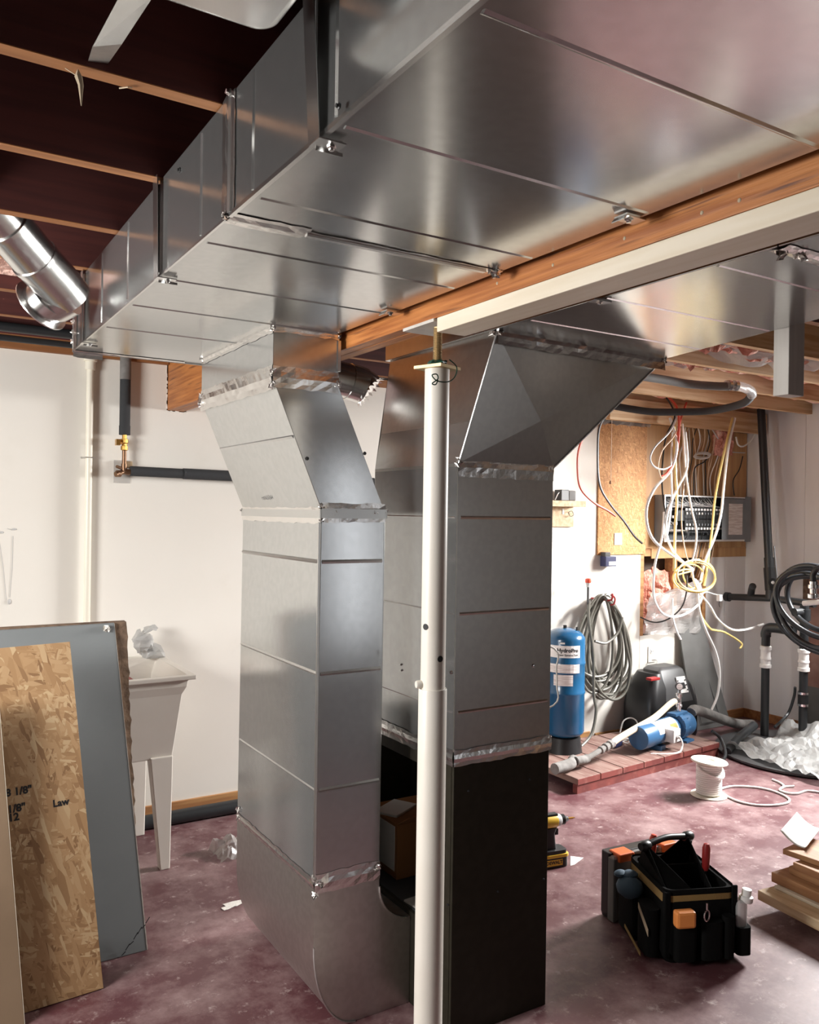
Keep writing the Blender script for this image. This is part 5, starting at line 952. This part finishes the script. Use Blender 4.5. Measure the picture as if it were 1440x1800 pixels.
# ------------------------------------------------------------------ sump lid, plastic bag, reel, loose cable
c = V((5.32, 3.44, 0)); solo('sump_cover', B().lathe([(.56,0),(.575,.01),(.575,.022),(.54,.028),(.3,.03),(0,.03)], c, seg=48), 'charcoal', 'round dark sump pit lid on the floor under the plastic bag', 'lid', smooth=True)
def bagf(u, v):
    e = math.sin(u*math.pi)*math.sin(v*math.pi); return V((.05*noise.noise((u*3,v*3,1)), .05*noise.noise((u*3,v*3,4)), .03+.02*e+.17*max(0,noise.noise((u*2.7+3,v*2.7,7)))+.07*abs(noise.noise((u*7,v*7,2)))+.10*(1-v)*max(0,u-.55)))
solo('plastic_bag', B().crumple((4.78, 2.98, 0), (.78,.06,0), (.05,.72,0), 24, 24, bagf), 'poly_bag', 'large crumpled translucent plastic bag on the sump lid', 'bag', solid=.001)
rc = at(1246,1398,Z=0); rl = T('cable_reel', 'white plastic cable reel standing upright on the floor before the deck', 'reel', rc)
H = .195; rl.part('bottom_flange', B().lathe([(.02,0),(.10,.001),(.103,.004),(.10,.008),(.02,.009)], rc, seg=32), 'reel_white', smooth=True); 
M2 = Matrix.Translation(rc+V((0,0,H)))@Matrix.Rotation(.10,4,'Y')
rl.part('top_flange', B().lathe([(.02,0),(.10,-.002),(.104,.004),(.10,.010),(.03,.010),(.028,.004),(.0,.004)], rc+V((0,0,H)), (.06,-.03,1), 32), 'reel_white', smooth=True)
pts = []
for k in range(15*14):
    a = 2*math.pi*k/15; pts.append(rc+V((.066*math.cos(a), .066*math.sin(a), .016+k/(15*14)*(H-.03))))
rl.part('wound_cable', B().tube(pts, .0075, 6), 'wire_white', smooth=True); rl.part('core', B().cyl(rc+V((0,0,.01)), rc+V((0,0,H-.005)), .061, 20), 'reel_white', smooth=True)
zz = .007
def fc(pts): return [at(x, y, Z=zz) for x, y in pts]
rl.part('loose_end', B().tube(smoothpath(fc([(1268,1386),(1290,1382),(1330,1384),(1362,1391),(1385,1402),(1386,1410),(1365,1415),(1330,1415),(1300,1409),(1280,1400),(1266,1391)]), 5), .0065, 6), 'wire_white', smooth=True)
rl.part('hanging_end', B().tube(smoothpath([rc+V((.078,.0,H-.02)), rc+V((.066,-.045,H-.05)), rc+V((.02,-.079,H-.075)), rc+V((-.045,-.066,H-.06)), rc+V((-.078,-.02,H-.04)), rc+V((-.08,.02,H-.015))], 5), .0065, 6), 'wire_white', smooth=True)
cable('loose_cable', 'loose white cable wriggling over the red floor toward the right edge', fc([(1358,1370),(1372,1376),(1378,1382),(1371,1388),(1382,1393),(1400,1395),(1420,1390),(1450,1394)]), .0065, 'wire_white', seg=6)
cable('loose_cable', 'short white cable offcut joining the wriggling cable on the floor', fc([(1373,1386),(1380,1383),(1396,1382)]), .0065, 'wire_white', seg=6)

# ------------------------------------------------------------------ cordless drill behind the furnace edge
dc = at(974, 1520, Z=0)
dl = T('cordless_drill', 'yellow and black cordless driver standing on its battery beside the furnace', 'drill', dc)
fx = V((.985,-.17,0)); fy = V((.17,.985,0)); fz = V((0,0,1))
def L_(x, y, z): return dc+fx*x+fy*y+fz*z
MD = Matrix(((fx.x,fy.x,0,dc.x),(fx.y,fy.y,0,dc.y),(0,0,1,dc.z),(0,0,0,1)))
dl.part('battery', B().loft([[MD@V(p) for p in sect(-.075,.055,-.038,.038,z,.018,3)] for z in (0.0,.05)]), 'black_plastic', bevel=.004)
dl.part('battery_trim', B().loft([[MD@V(p) for p in sect(-.07,.06,-.040,.040,z,.018,3)] for z in (.046,.062)]), 'yellow_tool', bevel=.003)
dl.part('brand_plate', B().box((-.066,-.0395,.012), (.022,-.0385,.040), MD), 'yellow_tool'); dl.part('lettering', text('DEWALT', .021, lambda x, y: L_(x-.022, -.0402, .027+y), 'ink', bold=.0008), 'ink')
dl.part('foot', B().loft([[MD@V(p) for p in sect(-.065,.05,-.036,.036,z,.016,3)] for z in (.062,.078)]), 'black_plastic'); 
dl.part('grip', B().loft([[MD@V(p) for p in sect(xa,xb,-.018,.018,z,.012,3)] for xa, xb, z in ((-.05,.006,.075),(-.052,.0,.11),(-.058,-.004,.15),(-.062,.008,.175))]), 'black_plastic', smooth=True)
dl.part('trigger', B().box((-.004,-.010,.140), (.016,.010,.168), MD), 'black_plastic', bevel=.003)
dl.part('housing', B().lathe([(.0,-.10),(.028,-.098),(.031,-.06),(.031,.005),(.029,.012)], L_(-.005,0,.205), fx, 20), 'yellow_tool', smooth=True)
dl.part('gear_case', B().lathe([(.029,.012),(.027,.03),(.024,.034)], L_(-.005,0,.205), fx, 20), 'wire_grey', smooth=True)
dl.part('chuck', B().lathe([(.023,.034),(.024,.052),(.016,.06),(.012,.072),(.009,.076)], L_(-.005,0,.205), fx, 16), 'black_plastic', smooth=True); dl.part('bit', B().cyl(L_(.06,0,.205), L_(.098,0,.205), .0055, 6).cyl(L_(.098,0,.205), L_(.108,0,.205), .003, 6), 'brass')
dl.part('top_pad', B().box((-.09,-.016,.228), (.01,.016,.240), MD), 'black_plastic', bevel=.004)
solo('paper_scrap', B().prism([at(1003,1505,Z=.001), at(1026,1508,Z=.001), at(1010,1520,Z=.001), at(1003,1522,Z=.001)], (0,0,.001)), 'paper', 'white paper scrap on the floor beside the cordless driver', 'paper')

# ------------------------------------------------------------------ tool bag and organiser case
A, Bq, Cq = at(1170,1697,Z=0), at(1290,1688,Z=0), at(1105,1622,Z=0)
bx = (Bq-A); bw = bx.length; bx.normalize(); by = V((-bx.y, bx.x, 0)); bd = abs((Cq-A).dot(by)); bd = min(max(bd,.26),.36)
MB_ = Matrix(((bx.x,by.x,0,A.x),(bx.y,by.y,0,A.y),(0,0,1,0),(0,0,0,1)))
bh = .265
tg = T('tool_bag', 'open black fabric tool bag with tan webbing and a carry handle on the floor', 'tool bag', (A+bx*bw/2+by*bd/2))
def bl(p): return MB_@V(p)
def bsec(x0, x1, y0, y1, z, r=.03): return [bl(p) for p in sect(x0,x1,y0,y1,z,r,3)]
tg.part('body', B().loft([bsec(.01,bw-.01,.01,bd-.01,.001), bsec(-.012,bw+.012,-.012,bd+.012,.05), bsec(-.008,bw+.01,-.010,bd+.01,.16), bsec(0,bw,0,bd,bh), bsec(.012,bw-.012,.012,bd-.012,bh), bsec(.02,bw-.02,.02,bd-.02,.06)]), 'black_fabric', smooth=True)
def band(z0, z1, off, m, name):
    tg.part(name, B().loft([bsec(-off,bw+off,-off,bd+off,z0), bsec(-off,bw+off,-off,bd+off,z1)], cap=False), m, smooth=True)
band(bh-.062, bh-.015, .0035, 'tan_web', 'webbing_band'); band(bh-.013, bh+.006, .004, 'black_fabric', 'rim_binding')
tg.part('corner_binding', B().box((-.008,-.009,.03), (.014,.0,bh), MB_).box((-.009,-.008,.03), (.0,.014,bh), MB_), 'black_fabric', bevel=.003); tg.part('corner_binding', B().box((bw-.014,-.009,.03), (bw+.008,.0,bh+.012), MB_), 'black_fabric', bevel=.003)
yc_ = bl((bw/2,bd*.55,0)).y; LA, RA = at(1134,1487,Y=yc_+.03), at(1209,1470,Y=yc_+.03)
def flap(p0, p1, ap, hw, dirv):
    p0, p1 = bl(p0), bl(p1); d_ = dirv*hw; n_ = (p1-p0).cross(ap-p0).normalized()*.006
    tg.part('handle_flap', B().slab([p0, p1, ap+d_, ap-d_], n_), 'black_fabric', bevel=.002)
flap((.02,.012,bh-.04), (.02,bd-.02,bh-.04), LA, .018, by); flap((bw*.55,.016,bh-.04), (.03,.016,bh-.04), LA, .014, -bx)
flap((bw*.74,.018,bh-.04), (bw-.02,bd-.02,bh-.04), RA, .026, (bx*.5+by).normalized()); flap((bw*.22,bd-.02,bh-.04), (bw-.03,bd-.02,bh-.04), RA, .02, bx)
for ap in (LA, RA): tg.part('handle_rivet', B().lathe([(.014,-.024),(.020,-.012),(.020,.012),(.014,.024)], ap, (RA-LA).normalized(), 14), 'black_plastic', smooth=True)
md = (LA+RA)/2; tg.part('handle_bar', B().tube(smoothpath([LA, LA.lerp(RA,.25)+V((0,0,.010)), md+V((0,0,.014)), LA.lerp(RA,.75)+V((0,0,.008)), RA], 5), .012, 12), 'black_plastic', smooth=True)
hy = bd*.5
tg.part('divider', B().box((.02,bd*.55,.06), (bw-.02,bd*.55+.008,bh+.02), MB_), 'black_fabric')
for i, (x0, x1, z1) in enumerate(((.02,.10,.17),(.12,.20,.165),(.205,bw-.02,.18))):
    if x1 > x0: tg.part('front_pocket', B().loft([[bl(p) for p in sect(x0,x1,-.045,-.008,z,.014,3)] for z in (.03,.10,z1)]), 'black_fabric', smooth=True)
for i, (y0, y1, z1) in enumerate(((.02,.12,.19),(.14,bd-.02,.18))): tg.part('side_pocket', B().loft([[bl(p) for p in sect(-.06,-.008,y0,y1,z,.02,3)] for z in (.02,.10,z1)]), 'black_fabric', smooth=True)
tg.part('pocket_trim', B().slab([bl((-.062,.015,.10)), bl((-.062,.10,.165)), bl((-.062,.10,.185)), bl((-.062,.015,.125))], bx*.002), 'web_dust'); tg.part('strap_loop', B().slab([bl((-.075,.05,.012)), bl((-.075,.19,.05)), bl((-.075,.19,.062)), bl((-.075,.05,.025))], bx*.003), 'tan_web')
p = bl((.045,-.05,.19)); solo('tape_measure', B().cbox((0,0,0), (.075,.04,.06), Matrix.Translation(p)@MB_.to_3x3().to_4x4()), 'label_orange', 'orange tape measure clipped in a front pocket of the tool bag', 'tape measure', bevel=.010)
p = bl((.135,-.04,.19)); solo('snap_clip', B().tube([p+V((.014*math.cos(a),0,.02*math.sin(a)-.0)) for a in [k*.42 for k in range(16)]], .003, 6).cyl(p+V((0,0,.02)), p+V((0,0,.045)), .004, 6), 'chrome', 'small steel snap clip hanging on the front of the tool bag', 'clip')
p = bl((bw+.022,.005,0))
bt = T('spray_bottle', 'small white-capped bottle in the right end pocket of the tool bag', 'bottle', p+V((0,0,.12)))
bt.part('bottle', B().lathe([(.0,.12),(.026,.121),(.027,.20),(.024,.215),(.014,.222)], p, seg=18), 'poly_bag', smooth=True); bt.part('cap', B().lathe([(.023,.212),(.025,.216),(.025,.232),(.017,.236),(.017,.258),(.0,.26)], p, (.1,-.05,1), 18), 'pvc_white', smooth=True)
tg.part('end_pocket', B().loft([[bl(q_) for q_ in sect(bw+.0,bw+.055,-.03,.10,z,.016,3)] for z in (.03,.13)]), 'black_fabric', smooth=True)
def driver(x, y, z, m, label, tilt=(0,0)):
    p = bl((x,y,z)); d = (bx*tilt[0]+by*tilt[1]+V((0,0,1))).normalized()
    t = T('screwdriver', label, 'screwdriver', p-d*.10, 'screwdrivers in the tool bag')
    t.part('blade', B().cyl(p-d*.12, p, .0035, 8), 'chrome'); t.part('handle', B().lathe([(.009,0),(.013,.012),(.015,.05),(.015,.085),(.010,.10),(0,.102)], p, d, 12), m, smooth=True)
driver(bw-.055, bd*.35, bh+.02, 'dark_red', 'dark red screwdriver handle at the right end of the tool bag', (.03,0)); driver(.055, bd*.78, bh+.01, 'red_plastic', 'bright red screwdriver handle at the left end of the tool bag', (.12,0))
p = bl((-.055,.19,.20)); solo('glove', B().ball(p, .05, 1, 1.1, .8, 12).ball(p+V((.02,.02,.035)), .03, 1.2, 1, .6, 10).ball(p+V((-.01,.04,.04)), .022, 1.3, 1, .6, 10), 'denim_blue', 'dark blue glove stuffed in the side pocket of the tool bag', 'glove', smooth=True)
# organiser case standing behind the bag
ca, cb_ = at(1080,1624,Z=0), at(1190,1594,Z=0); cxv = (cb_-ca); cxv.z = 0; cw = .345; cxv.normalize(); cyv = V((-cxv.y,cxv.x,0))
MC = Matrix(((cxv.x,cyv.x,0,ca.x),(cxv.y,cyv.y,0,ca.y),(0,0,1,0),(0,0,0,1)))
oc = T('organiser_case', 'clear-lidded parts organiser case with orange latches standing behind the tool bag', 'case', ca+cxv*cw/2)
def csec(x0, x1, y0, y1, z): return [MC@V(p) for p in sect(x0,x1,y0,y1,z,.012,3)]
Hc = .265
oc.part('back_shell', B().loft([csec(.004,cw-.004,.035,.085,.001), csec(0,cw,.032,.088,.02), csec(0,cw,.032,.088,Hc-.06), csec(0,cw,.032,.088,Hc)]), 'black_plastic', bevel=.004)
oc.part('clear_lid', B().box((.0,.004,.004), (cw,.0315,Hc-.075), MC).box((.0,.004,Hc-.0745), (.105,.0315,Hc-.004), MC).box((cw-.105,.004,Hc-.0745), (cw,.0315,Hc-.004), MC), 'frosted', bevel=.006)
b = B()
for i in range(1,4): b.box((cw*i/4-.001,.007,.012), (cw*i/4+.001,.030,Hc-.08), MC)
for j in range(1,4): b.box((.006,.007,(Hc-.08)*j/4), (cw-.006,.030,(Hc-.08)*j/4+.002), MC)
oc.part('compartment_walls', b, 'charcoal')
oc.part('edge_rib', B().box((-.006,.0,.004), (.012,.036,Hc-.01), MC), 'leaning_grey', bevel=.004); oc.part('edge_rib', B().box((cw-.012,.0,.004), (cw+.006,.036,Hc-.01), MC), 'leaning_grey', bevel=.004)
oc.part('handle_bar', B().box((.105,.012,Hc-.022), (cw-.105,.034,Hc-.002), MC), 'leaning_grey', bevel=.006)
for x0 in (.018, cw-.095): oc.part('latch', B().box((x0,-.006,Hc-.028), (x0+.078,.060,Hc+.006), MC), 'orange_plastic', bevel=.005)

# ------------------------------------------------------------------ lumber pile with paper, right edge
def plank(name, p, wd, z0, z1, ln, rot, m, label):   # p: far left corner, boards run towards the camera side
    m4 = Matrix.Translation((p.x, p.y, 0))@Matrix.Rotation(rot, 4, 'Z')
    return solo(name, B().box((0,-ln,z0), (wd,0,z1), m4), m, label, 'lumber', 'lumber in the pile', bevel=.003)
for k, y in enumerate((1.55, .9)): solo('spacer_block', B().box((2.98,y,.0), (3.36,y+.04,.0495)), 'pine', ('spacer block under the far half of the lumber pile', 'spacer block under the near half of the lumber pile')[k], 'block')
plank('pine_board', at(1332,1564,Z=.09), .235, .05, .089, 1.6, -.10, 'pine', 'pale pine board at the bottom of the lumber pile')
plank('thin_strip', at(1361,1557,Z=.10), .12, .0895, .103, 1.5, -.06, 'cream_wood', 'thin pale strip on the bottom pine board of the lumber pile')
plank('brown_board', at(1356,1532,Z=.145), .22, .1035, .144, 1.5, -.05, 'pine_brown', 'brown board in the middle of the lumber pile, with the lit tip')
plank('brown_board', at(1387,1522,Z=.175), .20, .1445, .175, 1.4, -.07, 'pine_brown', 'brown board just under the stepped upper board of the lumber pile')
plank('brown_board', at(1394,1515,Z=.205), .19, .1755, .205, 1.4, -.04, 'pine_brown', 'stepped upper brown board of the lumber pile')
plank('pine_board', at(1376,1489,Z=.235), .22, .2055, .228, 1.3, .10, 'pine_brown', 'topmost board of the lumber pile, under the curled paper')
pa, pb_, pd = at(1372,1462,Z=.29), at(1401,1429,Z=.30), at(1424,1494,Z=.231)
solo('paper_sheet', B().crumple(pa, pb_-pa, (pd-pa), 10, 16, lambda u, v: V((0,0,-.02*math.sin(v*math.pi)+.004+max(0,v-.85)*.2))), 'paper', 'white curled paper sheet lying on top of the lumber pile', 'paper', solid=.0008, smooth=True)
